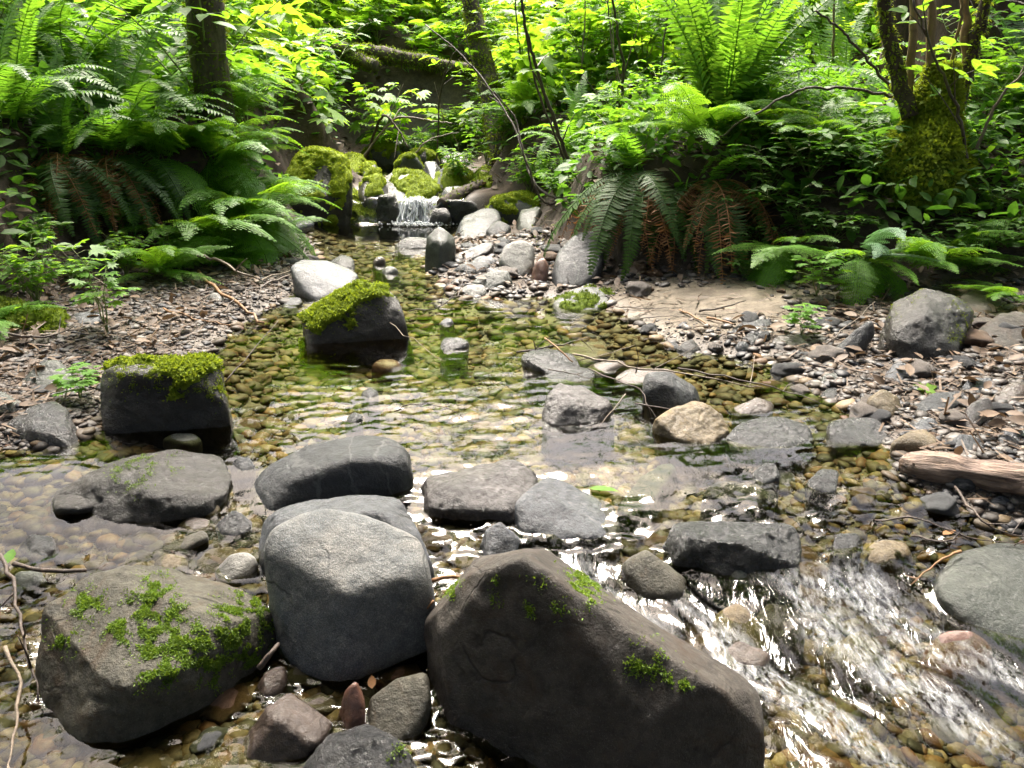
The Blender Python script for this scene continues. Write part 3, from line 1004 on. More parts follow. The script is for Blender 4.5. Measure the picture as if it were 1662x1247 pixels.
rock('rock', 'flat topped black rock on the sandbar side of the falls', [(702, 342), (718, 324), (770, 327), (778, 345), (750, 360, 0), (712, 358, 0)], 0.3, 'wetblack', 3, 0.05, 5, Y=5.2)
rock('rock', 'wet sloping grey rock below the falls beside a moss hummock', [(738, 382, .3), (752, 350, .7), (790, 337, .8), (812, 340, .8), (815, 366, .3), (782, 388, 0), (748, 390, 0)], 0.35, 'slate', 5, 0.03, 5, Y=4.7)
rock('boulder', 'moss hummock of a boulder beside the wet sloping grey rock', [(788, 345), (800, 320, .6), (836, 311, .7), (871, 318, .7), (876, 345), (845, 362, 0), (800, 362, 0)], 0.4, 'greygreen', 6, 0.03, 5, Y=4.85, sink=0.15, moss=('top', 0.32, 0.014, 3200, 'moss'))
rock('stone', 'small black stone splitting the foot of the falls', [(696, 352), (704, 338, .6), (724, 338, .6), (732, 352, .3), (716, 362, 0)], 0.16, 'wetblack', 4, 0.05, 5, Y=5.18)
rock('rock', 'rounded mossy rock two steps above the falls', [(655, 262), (672, 244, .6), (700, 244, .6), (715, 262), (700, 274, 0), (664, 274, 0)], 0.35, 'dark', 6, 0.03, 5, Y=6.5, sink=.2, moss=('top', 0.45, 0.012, 1500, 'moss'))
rock('rock', 'dark bare rock beside the rounded mossy one above the falls', [(712, 262), (728, 246, .6), (755, 250, .6), (765, 266), (740, 276, 0)], 0.3, 'dark', 3, 0.04, 5, Y=6.7, sink=.2)
rock('rock', 'mossy rock on the sandbar flank of the upper stream', [(765, 292), (785, 272, .6), (812, 278, .6), (820, 300), (795, 308, 0)], 0.35, 'dark', 5, 0.03, 5, Y=5.8, sink=.2, moss=('top', 0.4, 0.012, 1500, 'moss'))
rock('rock', 'dark mossy rock on the fern flank of the upper stream', [(548, 268), (566, 250, .6), (590, 254, .6), (598, 272), (575, 282, 0)], 0.35, 'dark', 5, 0.03, 5, Y=6.3, sink=.2, moss=('top', 0.5, 0.012, 1300, 'moss'))
rock('rock', 'grey wet rock between the tilted slab and the flat topped black rock', [(712, 320), (722, 303, .6), (752, 303, .6), (764, 320), (740, 330, 0)], 0.3, 'slate', 3, 0.04, 5, Y=5.5, sink=.15)
rock('stone', 'flat charcoal stone in front of the moss hummock', [(788, 374), (808, 358, .6), (832, 370), (818, 384, 0), (795, 384, 0)], 0.2, 'charcoal', 4, 0.03, 4)
rock('rock', 'square grey green rock at the foot of the bare shrub', [(838, 366), (845, 340), (876, 334), (884, 360), (862, 376, 0), (842, 376, 0)], 0.25, 'greygreen', 3, 0.03, 5, Y=4.7)
rock('stone', 'small flat grey stone under the lady ferns at the pool', [(456, 367), (490, 350, .7), (512, 362), (492, 376, 0), (462, 374, 0)], 0.2, 'slate', 3, 0.03, 4)
rock('rock', 'grey rock beyond the mossy rocks before the dark hollow', [(636, 240), (650, 226), (668, 236), (672, 250, 0), (640, 252, 0)], 0.3, 'slate', 4, 0.04, 4, Y=7.0, sink=0.25)
rock('rock', 'mossy green rock right at the mouth of the dark hollow', [(590, 238), (605, 226), (630, 230), (640, 245, 0), (600, 248, 0)], 0.4, 'greygreen', 5, 0.04, 4, Y=7.2, sink=0.25, moss=('top', 0.5, 0.015, 600, 'darkmoss'))
# --- stones in the riffle, sandbar side
rock('rock', 'humped brown rock with a split top standing in the riffle', [(879, 682, .2), (890, 640, .5), (910, 622, .7), (945, 630, .7), (985, 648, .6), (998, 668, .35), (962, 688, .05), (896, 693, 0)], 0.16, 'mauve', 5, 0.04, 6, [(925, 655, .25)])
rock('rock', 'black tilted rock with a blue grey face beside the humped brown rock', [(1043, 640, .3), (1045, 605, .5), (1086, 602, .7), (1130, 630, .6), (1137, 645, .4), (1106, 668, .05), (1068, 662, 0)], 0.15, 'charcoal', 2, 0.03, 5, [(1085, 625, .2)])
rock('stone', 'flat brown stone under the long twigs behind the black tilted rock', [(998, 612, .3), (1022, 598, .7), (1095, 598, .8), (1102, 612, .3), (1012, 627, 0)], 0.16, 'brown', 5, 0.02, 5)
rock('stone', 'thin dark flat stone awash behind the flat brown stone', [(953, 594), (1000, 583), (1024, 592), (992, 604, 0), (960, 603, 0)], 0.16, 'brown', 5, 0.02, 4)
rock('rock', 'jagged black flat rock holding a tangle of twigs in midstream', [(846, 576, .4), (880, 565, .8), (932, 573, .7), (948, 600, .3), (902, 610, 0), (862, 595, .1)], 0.2, 'wetblack', 2, 0.06, 5)
rock('stone', 'shining wet flat stone just before the twig tangle', [(884, 610, .3), (930, 595, .8), (966, 600, .6), (962, 622, .1), (892, 620, 0)], 0.15, 'wetblack', 3, 0.05, 5)
rock('rock', 'rough yellowish rock in the riffle beside the wet black rocks', [(1058, 684, .3), (1090, 662, .6), (1140, 651, .8), (1170, 664, .6), (1184, 700, .3), (1152, 720, .05), (1110, 718, 0), (1085, 695, .1)], 0.17, 'tan', 5, 0.06, 6)
rock('rock', 'glossy black domed rock in the riffle next to the rough yellowish rock', [(1178, 708, .3), (1200, 685, .5), (1260, 674, .7), (1312, 690, .5), (1322, 716, .25), (1280, 728, .05), (1200, 725, 0)], 0.16, 'wetblack', 6, 0.05, 6)
rock('rock', 'blocky black wet rock nearest the driftwood log in the riffle', [(1342, 692, .3), (1380, 678, .7), (1422, 680, .7), (1452, 706, .4), (1442, 722, .1), (1362, 725, 0)], 0.15, 'wetblack', 3, 0.06, 5)
rock('stone', 'long brown stone behind the glossy black domed rock', [(1188, 662), (1230, 645, .6), (1256, 655, .6), (1250, 670, .1), (1200, 674, 0)], 0.1, 'brown', 6, 0.03, 5)
rock('stone', 'yellow brown angular stone at the edge of the gravel', [(1403, 652), (1430, 632, .7), (1456, 645, .6), (1464, 667, .3), (1446, 682, 0), (1415, 670, .1)], 0.11, 'tan', 4, 0.04, 5)
rock('stone', 'smooth dark oval stone on the gravel before the yellow leaf', [(1478, 662), (1510, 638, .7), (1556, 634, .8), (1562, 650), (1512, 675, 0), (1486, 673, .1)], 0.12, 'charcoal', 9, 0.02, 5)
rock('stone', 'dull mauve stone leaning beside the dark oval stone', [(1556, 685), (1574, 655), (1605, 644, .7), (1612, 670), (1592, 696, 0), (1570, 696, 0)], 0.11, 'mauve', 6, 0.02, 5)
rock('stone', 'round brown stone at the end of the gravel past the mauve stone', [(1608, 642), (1640, 620, .7), (1668, 622, .7), (1682, 650), (1642, 664, 0), (1616, 658, .1)], 0.13, 'brown', 8, 0.02, 5)
rock('stone', 'tan three sided stone just above the end of the driftwood log', [(1448, 718), (1474, 700, .5), (1500, 695, .6), (1524, 716, .4), (1522, 732, .1), (1470, 731, 0)], 0.1, 'tan', 7, 0.03, 5)
rock('stone', 'grey stone tucked behind the tan three sided stone', [(1460, 702), (1490, 680, .6), (1516, 680, .6), (1528, 700, .3), (1500, 712, 0)], 0.1, 'slate', 5, 0.03, 5)
rock('boulder', 'big dark boulder with strands of moss in the soil bank', [(1428, 592, .3), (1428, 535, .5), (1446, 490, .7), (1500, 466, .8), (1548, 478, .7), (1582, 505, .5), (1562, 545, .3), (1545, 583, .05), (1482, 590, 0)], 0.3, 'dark', 3, 0.045, 6,
     [(1500, 512, .25), (1455, 540, .15)], sink=0.1, moss=('spots', [(1560, 500, 16), (1565, 530, 20), (1555, 550, 16), (1490, 475, 14), (1440, 500, 14)], 700, 'moss'))
rock('boulder', 'grey rounded boulder on top of the soil bank behind the big dark one', [(1538, 492), (1570, 470, .7), (1612, 472, .7), (1628, 495), (1600, 520, 0), (1560, 516, 0)], 0.25, 'ridge', 8, 0.02, 5, Y=2.62, sink=0.3)
rock('boulder', 'brown grey boulder on the bank where the moss strands hang beside it', [(1568, 545), (1620, 508, .7), (1690, 508, .8), (1715, 560), (1640, 572, 0), (1585, 570, 0)], 0.3, 'ridge', 4, 0.03, 5, sink=0.08)
rock('stone', 'thin slab leaning on the side of the big dark bank boulder', [(1345, 574), (1385, 540, .5), (1415, 519, .7), (1418, 545, .5), (1382, 582, 0), (1355, 582, 0)], 0.1, 'charcoal', 3, 0.03, 5)
rock('stone', 'dark flat stone lying on the far edge of the sandbar', [(1172, 547, .3), (1205, 522, .7), (1242, 517, .8), (1256, 528, .6), (1230, 545, .1), (1190, 550, 0)], 0.16, 'charcoal', 4, 0.02, 5)
rock('stone', 'small black square stone touching the flat stone of the sandbar', [(1203, 553), (1212, 541), (1228, 541), (1234, 555, .3), (1222, 562, 0)], 0.06, 'wetblack', 2, 0.04, 4)
rock('stone', 'small grey round stone before the black square one on the sandbar', [(1192, 566), (1198, 554), (1212, 555), (1218, 568, .3), (1204, 574, 0)], 0.06, 'slate', 5, 0.03, 4)
rock('stone', 'black three cornered stone at the water edge of the sandbar', [(1096, 568), (1108, 556), (1124, 551, .6), (1140, 570, .3), (1118, 575, 0)], 0.08, 'dark', 2, 0.03, 4)
rock('stone', 'small dark stone between the sandbar and the soil bank', [(1236, 567), (1245, 557), (1258, 560), (1260, 570, .2), (1244, 573, 0)], 0.06, 'wetblack', 3, 0.04, 4)
rock('stone', 'mauve flat slab sunk in the damp gravel below the seedling leaves', [(1250, 560, .3), (1262, 545, .8), (1310, 542, .8), (1325, 558, .4), (1300, 570, 0), (1262, 570, 0)], 0.14, 'mauve', 3, 0.04, 5)
rock('stone', 'grey block in the gravel before the big dark bank boulder', [(1432, 612), (1450, 592, .6), (1485, 588, .7), (1490, 606), (1466, 622, 0), (1440, 622, 0)], 0.12, 'slate', 2, 0.05, 5)
rock('stone', 'square slate stone under the yellow leaf end of the gravel', [(1560, 630), (1570, 615, .6), (1608, 612, .7), (1612, 630, .3), (1585, 642, 0)], 0.1, 'slate', 2, 0.04, 5)
rock('stone', 'green grey block at the waterline of the gravel', [(1328, 625), (1334, 608, .6), (1360, 606, .7), (1368, 620, .3), (1345, 632, 0)], 0.08, 'greygreen', 2, 0.04, 4)
rock('stone', 'black flat stone by the green grey block at the waterline', [(1330, 640), (1345, 628, .7), (1385, 636, .6), (1392, 650, .2), (1360, 652, 0)], 0.08, 'wetblack', 3, 0.04, 4)
rock('stone', 'pale faceted stone beside the broken end of the driftwood log', [(1588, 832), (1612, 805, .6), (1646, 805, .7), (1644, 832, .2), (1612, 848, 0)], 0.07, 'slate', 2, 0.03, 5)
rock('stone', 'pale blue stone in the gravel beyond the driftwood log', [(1540, 722), (1556, 706, .6), (1580, 708, .6), (1600, 726, .3), (1570, 738, 0)], 0.08, 'slate', 4, 0.04, 5)
rock('stone', 'light grey flat stone above the thick part of the driftwood log', [(1615, 712), (1630, 698, .6), (1680, 698, .6), (1690, 720, .2), (1640, 730, 0)], 0.1, 'slate', 4, 0.04, 5)
# --- stones in the rapids
rock('rock', 'long dark green submerged rock lying crosswise before the rapids', [(1003, 800, 0), (1040, 755, 0), (1082, 720, 0), (1102, 732, 0), (1062, 790, 0), (1030, 817, 0)], 0.3, 'weedy', 3, 0.04, 5, lift=-0.035)
rock('boulder', 'square black boulder with a shining sheet of water over its face', [(1072, 856, .5), (1100, 848, .7), (1200, 846, .7), (1284, 848, .7), (1300, 890, .4), (1298, 932, .05), (1210, 942, 0), (1130, 916, .1), (1085, 892, .3)], 0.15, 'wetblack', 3, 0.05, 6, [(1190, 880, .2), (1100, 870, .35)])
rock('stone', 'small black rock between the square boulder and the golden stone', [(1348, 884), (1358, 866, .6), (1394, 867, .6), (1402, 892, .3), (1380, 904, 0), (1355, 900, .1)], 0.08, 'wetblack', 6, 0.03, 5)
rock('stone', 'golden brown square stone near the orange twig in the rapids', [(1398, 900), (1420, 880, .6), (1470, 876, .6), (1482, 900, .3), (1444, 917, 0), (1405, 912, .1)], 0.09, 'tan', 5, 0.04, 5)
rock('boulder', 'large smooth grey green oval boulder beside the rapids', [(1518, 945, .4), (1545, 903, .6), (1600, 884, .75), (1665, 880, .8), (1745, 900, .7), (1770, 1000, .4), (1705, 1052, .05), (1645, 1050, 0), (1595, 1020, .1), (1555, 985, .2)], 0.3, 'greygreen', 18, 0.02, 6, facet=0.1)
rock('stone', 'red brown rounded stone under the water beside the grey green oval boulder', [(1498, 1042), (1530, 1002, .6), (1580, 1000, .6), (1617, 1030, .4), (1612, 1068, .1), (1560, 1084, 0), (1518, 1085, .1)], 0.12, 'redbrown', 9, 0.02, 5, lift=-0.03)
rock('stone', 'tan rounded stone with water sliding over it in the rapids', [(1160, 968), (1200, 945, .6), (1252, 1000, .4), (1246, 1042, .1), (1170, 1020, 0)], 0.13, 'tan', 8, 0.02, 5, lift=-0.04)
rock('rock', 'olive wedge of rock in the rapids behind the pale ridge', [(1008, 908), (1050, 888, .6), (1116, 945, .4), (1112, 965, .1), (1052, 972, 0)], 0.12, 'olive', 4, 0.03, 5)
rock('stone', 'pale yellow stone under fast water in the rapids', [(1345, 1022), (1400, 990, .6), (1442, 1022, .4), (1422, 1062, .05), (1370, 1048, .0)], 0.12, 'tan', 8, 0.02, 5, lift=-0.045)
rock('stone', 'dark mauve stone with broken water over it in the rapids', [(1220, 985), (1250, 950, .6), (1290, 960, .6), (1310, 1000, .3), (1270, 1020, 0)], 0.1, 'mauve', 6, 0.03, 5, lift=-0.04)
rock('stone', 'wet blue black pyramid stone in the shallows above the rapids', [(1306, 785), (1334, 760, .6), (1360, 765, .6), (1358, 800, .1), (1320, 798, 0)], 0.08, 'wetblack', 3, 0.04, 5)
rock('stone', 'small shiny stone in the shallows behind the blue black pyramid', [(1222, 768), (1240, 752, .6), (1258, 752, .6), (1266, 775, .2), (1235, 788, 0)], 0.08, 'wetblack', 3, 0.05, 5)
rock('rock', 'low dark rock breaking the surface behind the square black boulder', [(1140, 800), (1165, 782, .6), (1230, 785, .6), (1262, 800, .3), (1210, 812, 0)], 0.12, 'wetblack', 4, 0.05, 5)
rock('stone', 'dark brown low rock in the rapids below the tan rounded stone', [(1160, 1060), (1200, 1040, .6), (1250, 1062, .4), (1240, 1085, 0), (1180, 1082, 0)], 0.09, 'brown', 5, 0.04, 5)
rock('stone', 'russet slab under the fast water at the very front', [(1270, 1262), (1310, 1190, .6), (1380, 1200, .5), (1420, 1262, .1), (1340, 1290, 0)], 0.12, 'redbrown', 7, 0.02, 5, lift=-0.04)
rock('stone', 'small pale green stone at the foot of the square black boulder', [(1175, 932), (1192, 921, .6), (1215, 926, .5), (1222, 938, .1), (1195, 944, 0)], 0.05, 'greygreen', 8, 0.02, 4)
# --- small stones in front and beside the big boulders
rock('stone', 'shiny brown angular stone on the wet sand before the granite boulder', [(388, 1208), (430, 1152, .5), (470, 1126, .7), (542, 1176, .5), (514, 1212, .15), (444, 1242, 0), (396, 1236, .0)], 0.12, 'brown', 3, 0.035, 6, [(450, 1170, .25)], facet=0.7)
rock('stone', 'wet blue black stone with a green moss fleck at the very front', [(478, 1262), (530, 1196, .5), (592, 1177, .7), (642, 1195, .5), (690, 1262, .2), (600, 1310, 0), (500, 1310, 0)], 0.14, 'wetblack', 5, 0.04, 6,
     moss=('spots', [(650, 1220, 10), (640, 1235, 10)], 120, 'sprig'))
rock('stone', 'finger shaped reddish brown stone standing between wet stones', [(543, 1184), (560, 1122, .5), (580, 1105, .6), (593, 1132, .5), (590, 1170, .2), (565, 1194, 0)], 0.07, 'redbrown', 7, 0.02, 5)
rock('stone', 'rounded olive wet stone leaning at the foot of the ridge boulder', [(588, 1176), (602, 1132, .5), (652, 1098, .7), (690, 1088, .7), (704, 1112, .5), (692, 1172, .2), (650, 1208, 0), (602, 1198, 0)], 0.12, 'olive', 9, 0.02, 6)
rock('stone', 'brown bean stone tucked under the granite boulder beside the mossy olive boulder', [(408, 1128), (430, 1092, .5), (466, 1074, .7), (464, 1115, .3), (428, 1136, 0)], 0.07, 'brown', 7, 0.03, 5)
rock('stone', 'low dark brown stone behind the shiny angular stone', [(478, 1140), (520, 1121, .6), (554, 1140, .4), (532, 1158, 0), (492, 1154, 0)], 0.07, 'brown', 7, 0.02, 5)
rock('stone', 'grey angular stone between the midstream slab and the ridge boulder', [(770, 908), (790, 860, .5), (812, 848, .6), (852, 882, .4), (832, 905, .05), (790, 915, 0)], 0.1, 'slate', 2, 0.04, 5)
rock('stone', 'black shining pyramid stone beside the charcoal boulder', [(346, 852), (380, 828, .6), (410, 846, .4), (397, 872, 0), (360, 868, .1)], 0.08, 'wetblack', 2, 0.05, 5)
rock('stone', 'golden rounded stone by the tiny trickle of the broad dark rock', [(305, 835), (322, 808, .6), (345, 806, .6), (358, 825, .3), (335, 842, 0)], 0.07, 'tan', 7, 0.03, 5)
rock('stone', 'brown wet stone just below the golden rounded one', [(288, 852), (306, 840, .6), (338, 840, .6), (346, 858, .2), (310, 866, 0)], 0.07, 'brown', 7, 0.03, 5)
rock('stone', 'white oval stone behind the mossy olive boulder', [(348, 930), (372, 902, .6), (405, 892, .7), (416, 908, .5), (402, 935, .1), (365, 946, 0)], 0.08, 'pale', 10, 0.02, 5)
rock('stone', 'golden oval stone under water behind the mossy olive boulder', [(248, 912), (270, 898, .6), (302, 904, .5), (302, 920, .05), (262, 924, 0)], 0.07, 'tan', 9, 0.02, 5)
rock('stone', 'blue black wet slab in the ripples opposite the broad dark rock', [(28, 895), (50, 867, .6), (88, 868, .6), (92, 885, .3), (62, 906, 0)], 0.08, 'wetblack', 4, 0.04, 5)
rock('stone', 'long brown stone lying under water before the broad dark rock', [(262, 892), (280, 880, .6), (330, 862, .7), (336, 872, .3), (296, 898, 0)], 0.08, 'olive', 7, 0.02, 5)
rock('stone', 'oval dark stone under clear water past the old stick end', [(12, 950), (30, 928, .6), (68, 925, .6), (74, 942, .2), (38, 962, 0)], 0.08, 'greygreen', 9, 0.02, 5)
rock('stone', 'smooth oval stone in front of the square mossy boulder', [(264, 712), (280, 703, .6), (312, 703, .7), (326, 712, .3), (300, 720, 0)], 0.08, 'greygreen', 9, 0.01, 5)
rock('stone', 'wet grey lump between the broad dark rock and the charcoal boulder', [(374, 758), (385, 742, .6), (405, 744, .6), (414, 760, .2), (392, 768, 0)], 0.07, 'charcoal', 6, 0.03, 5)
rock('rock', 'grey green wet rock on the gravel near the angular black rock', [(28, 632), (55, 600, .6), (92, 584, .8), (132, 622, .5), (136, 642, .2), (88, 646, 0)], 0.2, 'greygreen', 4, 0.05, 5)
rock('stone', 'pale grey stone at the gravel behind the angular black rock', [(-30, 655), (0, 634, .6), (36, 655, .5), (22, 674, 0), (-20, 672, 0)], 0.12, 'greygreen', 8, 0.02, 5)
rock('rock', 'low rock with a moss cap at the foot of the fern bank', [(40, 525), (70, 500, .7), (102, 514, .5), (98, 540, .1), (50, 540, 0)], 0.2, 'dark', 5, 0.04, 5, moss=('top', 0.3, 0.012, 1400, 'darkmoss'))
rock('rock', 'dark bank rock beside the low rock with a moss cap', [(-40, 520), (-10, 488, .7), (40, 495, .6), (52, 525, .2), (20, 545, 0), (-30, 545, 0)], 0.25, 'dark', 4, 0.04, 5, moss=('top', 0.5, 0.012, 1200, 'darkmoss'))
rock('stone', 'flat grey stone near the fallen stick on the gravel bar', [(110, 525), (125, 508, .6), (160, 506, .6), (165, 520, .3), (135, 530, 0)], 0.15, 'slate', 4, 0.04, 5)
rock('stone', 'pale pebbly stone at the gravel bar by the broken orange stick', [(332, 488), (345, 475, .6), (362, 478, .6), (360, 492, 0)], 0.1, 'pale', 6, 0.03, 4)
rock('stone', 'flat dark stone awash before the pale blue grey slab', [(448, 494), (460, 484, .7), (488, 482, .7), (490, 490, .3), (462, 498, 0)], 0.14, 'charcoal', 5, 0.03, 4)
rock('stone', 'speckled wet stone alone in the pool past the wedge boulder', [(714, 562), (722, 548, .6), (745, 546, .7), (762, 556, .4), (748, 566, 0), (724, 570, 0)], 0.1, 'wetblack', 6, 0.06, 5)
rock('stone', 'little pair stone in the pool behind the speckled wet stone', [(712, 526), (722, 515, .6), (735, 518, .5), (738, 526, .1), (722, 530, 0)], 0.07, 'slate', 5, 0.05, 4)
rock('stone', 'small black pointed stone in the riffle before the humped brown rock', [(560, 682), (572, 668, .6), (588, 672, .5), (590, 682, .1), (572, 688, 0)], 0.06, 'wetblack', 3, 0.05, 4)
rock('stone', 'small black stone where the riffle starts below the wedge boulder', [(586, 640), (600, 630, .6), (614, 634, .5), (614, 644, .1), (596, 648, 0)], 0.07, 'wetblack', 3, 0.05, 4)
rock('stone', 'brown flat stone under the water before the wedge boulder', [(600, 568), (615, 560, .6), (640, 560, .6), (650, 568, .2), (620, 576, 0)], 0.1, 'redbrown', 7, 0.02, 4, lift=-0.05)
rock('stone', 'brown submerged slab stretching out from the sandbar into the pool', [(918, 545), (935, 530, .8), (985, 528, .8), (1000, 545, .4), (950, 560, 0)], 0.25, 'brown', 6, 0.02, 5, lift=-0.06)

# ------------------------------------------------------------------ pebbles
PEB_COLS = {
    'bed': [(0.089, 0.056, 0.025), (0.068, 0.045, 0.020), (0.048, 0.035, 0.019), (0.123, 0.065, 0.025), (0.041, 0.034, 0.021), (0.089, 0.061, 0.034), (0.075, 0.034, 0.015), (0.150, 0.107, 0.059), (0.024, 0.019, 0.015), (0.055, 0.040, 0.027)],
    'bar': [(0.072, 0.061, 0.054), (0.043, 0.039, 0.036), (0.101, 0.090, 0.083), (0.065, 0.048, 0.038), (0.032, 0.032, 0.036), (0.086, 0.063, 0.045), (0.158, 0.144, 0.130)],
}
PEB_T = []
for k in range(10):
    rg = np.random.default_rng(50 + k)
    S, Fc, E = ico(2 if k < 6 else 1)
    V = S * np.array([1.0, rg.uniform(.6, .95), rg.uniform(.32, .55)])
    V = V * (1 + 0.24 * fbm(S * 1.1 + k * 9, 2))[:, None]
    PEB_T.append((V, Fc))


def gravel(name, label, n, region, sizes, cols, wetv, seed, lift=0.08, tiny=0):
    """a bed of small stones that nobody could count"""
    rg = np.random.default_rng(seed)
    x, y = region(rg, n)
    z = gz(x, y)
    n = len(x)
    tin = rg.uniform(0, 1, n) < tiny
    s = rg.uniform(0, 1, n) ** 2.6 * (sizes[1] - sizes[0]) + sizes[0]
    s = s * (0.55 + 0.25 * np.clip(y, 0, 4))
    s = np.where(tin, rg.uniform(.3, .8, n) * sizes[0] * (0.7 + .3 * y), s)
    pal = np.array(PEB_COLS[cols])
    col = pal[rg.integers(0, len(pal), n)] * rg.uniform(0.65, 1.3, n)[:, None]
    Vs, Fs, Cs, nv = [], [], [], 0
    which = np.where(tin, rg.integers(6, 10, n), rg.integers(0, 6, n))
    for k, (T, Fc) in enumerate(PEB_T):
        i = np.nonzero(which == k)[0]
        a = rg.uniform(0, 6.28, len(i))
        c, s_ = np.cos(a), np.sin(a)
        P = np.empty((len(i), len(T), 3))
        tx = rg.normal(0, 0.18, len(i))
        P[:, :, 0] = c[:, None] * T[None, :, 0] - s_[:, None] * T[None, :, 1]
        P[:, :, 1] = s_[:, None] * T[None, :, 0] + c[:, None] * T[None, :, 1]
        P[:, :, 2] = T[None, :, 2] + tx[:, None] * P[:, :, 0]
        P *= s[i][:, None, None]
        P += np.stack([x[i], y[i], z[i] + s[i] * lift], 1)[:, None, :]
        Vs.append(P.reshape(-1, 3))
        Fs.append((Fc[None] + (nv + np.arange(len(i)) * len(T))[:, None, None]).reshape(-1, 3))
        Cs.append(np.repeat(col[i], len(T), 0))
        nv += len(i) * len(T)
    V = np.concatenate(Vs)
    me = make_mesh(name, V, [np.concatenate(Fs)], M['pebble'], True, {'col': np.concatenate(Cs), 'wet': np.full(len(V), wetv)})
    tag(link(name, me), label, name.split('_')[-1], kind='stuff')


def bed_region(rg, n):
    y = np.exp(rg.uniform(np.log(0.6), np.log(5.2), n * 2))
    x = rg.uniform(-1, 1, n * 2) * (0.25 + 0.72 * y)
    k = psd(x, y, WATER) < 0.02
    sand = np.exp(-(((x + 0.25) / 0.2) ** 2 + ((y - 0.84) / 0.12) ** 2))
    k &= sand < 0.4
    return x[k], y[k]


def bar_region(left):
    def f(rg, n):
        y = np.exp(rg.uniform(np.log(1.0), np.log(4.6), n * 6))
        x = rg.uniform(-1, 1, n * 6) * (0.6 + 0.85 * y)
        k = (psd(x, y, WATER) > -0.03) & (psd(x, y, FLAT) < 0.08) & ((x < -0.1 - 0.1 * y) if left else (x >= -0.1 - 0.1 * y))
        bar = np.exp(-(((x - 0.75) / 0.5) ** 2 + ((y - 3.0) / 0.38) ** 2))
        k &= rg.uniform(0, 1, len(x)) > (0 if left else 1.3) * bar
        return x[k][:n], y[k][:n]
    return f


gravel('streambed_gravel', 'golden brown gravel covering the bed of the creek', 52000, bed_region, (0.005, 0.030), 'bed', 0.25, 61, tiny=.45)
gravel('bank_gravel', 'fine pale gravel of the bar below the hanging brown fern fronds', 32000, bar_region(True), (0.004, 0.016), 'bar', 0.3, 62, tiny=.55)
gravel('shore_gravel', 'mixed grey and brown gravel along the driftwood log and sandbar', 42000, bar_region(False), (0.004, 0.022), 'bar', 0.5, 63, tiny=.75)

PEB_M = []
for k, (a, b) in enumerate([((0.091, 0.066, 0.035), (0.154, 0.115, 0.066)), ((0.049, 0.043, 0.029), (0.091, 0.081, 0.056)), ((0.084, 0.045, 0.025), (0.140, 0.084, 0.049)),
                            ((0.049, 0.051, 0.054), (0.091, 0.094, 0.098)), ((0.084, 0.070, 0.062), (0.154, 0.133, 0.119)), ((0.021, 0.022, 0.025), (0.045, 0.046, 0.050))]):
    PEB_M.append(rock_mat('pebble_stone', a, b, 0.5, 0.12, 0.2, 0.4))
PEB_ME = []
for k in range(18):
    rg = np.random.default_rng(80 + k)
    S, Fc, E = ico(4)
    V = S * np.array([1.0, rg.uniform(.6, .95), rg.uniform(.35, .6)])
    V = V * (1 + 0.26 * fbm(S * 1.0 + k * 7, 2) + 0.03 * fbm(S * 4 + k, 2))[:, None]
    V[:, 2] -= V[:, 2].min() * 0.45
    PEB_ME.append(make_mesh('pebble', V, [Fc], PEB_M[k % 6], True))


def pebbles(n, reg, sizes, label, group, seed, mats):
    rg = np.random.default_rng(seed)
    x, y = reg(rg, n * 3)
    got = 0
    zz = gz(x, y)
    for i in range(len(x)):
        px, py = proj([[x[i], y[i], zz[i]]])
        if not (-20 < px[0] < 1680 and 330 < py[0] < 1255):
            continue
        me = PEB_ME[int(rg.choice([k for k in range(18) if k % 6 in mats]))]
        s = (sizes[0] + (sizes[1] - sizes[0]) * rg.uniform() ** 2) * (0.6 + 0.22 * y[i])
        o = link('pebble', me, None, (x[i], y[i], zz[i] - 0.15 * s))
        o.scale = (s, s, s)
        o.rotation_euler = (rg.normal(0, .1), rg.normal(0, .1), rg.uniform(0, 6.28))
        tag(o, label, 'pebble', group)
        got += 1
        if got >= n:
            break


pebbles(150, bed_region, (0.014, 0.055), 'rounded pebble lying under the clear creek water', 'pebbles under the creek water', 71, (0, 1, 2, 0, 3))
pebbles(38, bar_region(True), (0.014, 0.03), 'pebble lying dry on the gravel bar below the hanging brown fronds', 'pebbles on the bar below the brown fronds', 72, (3, 4, 1))
pebbles(105, bar_region(False), (0.014, 0.06), 'pebble lying on the damp gravel around the driftwood log', 'pebbles on the gravel by the driftwood log', 73, (3, 4, 5, 2))

# ------------------------------------------------------------------ sticks, driftwood, logs
NST = [0]


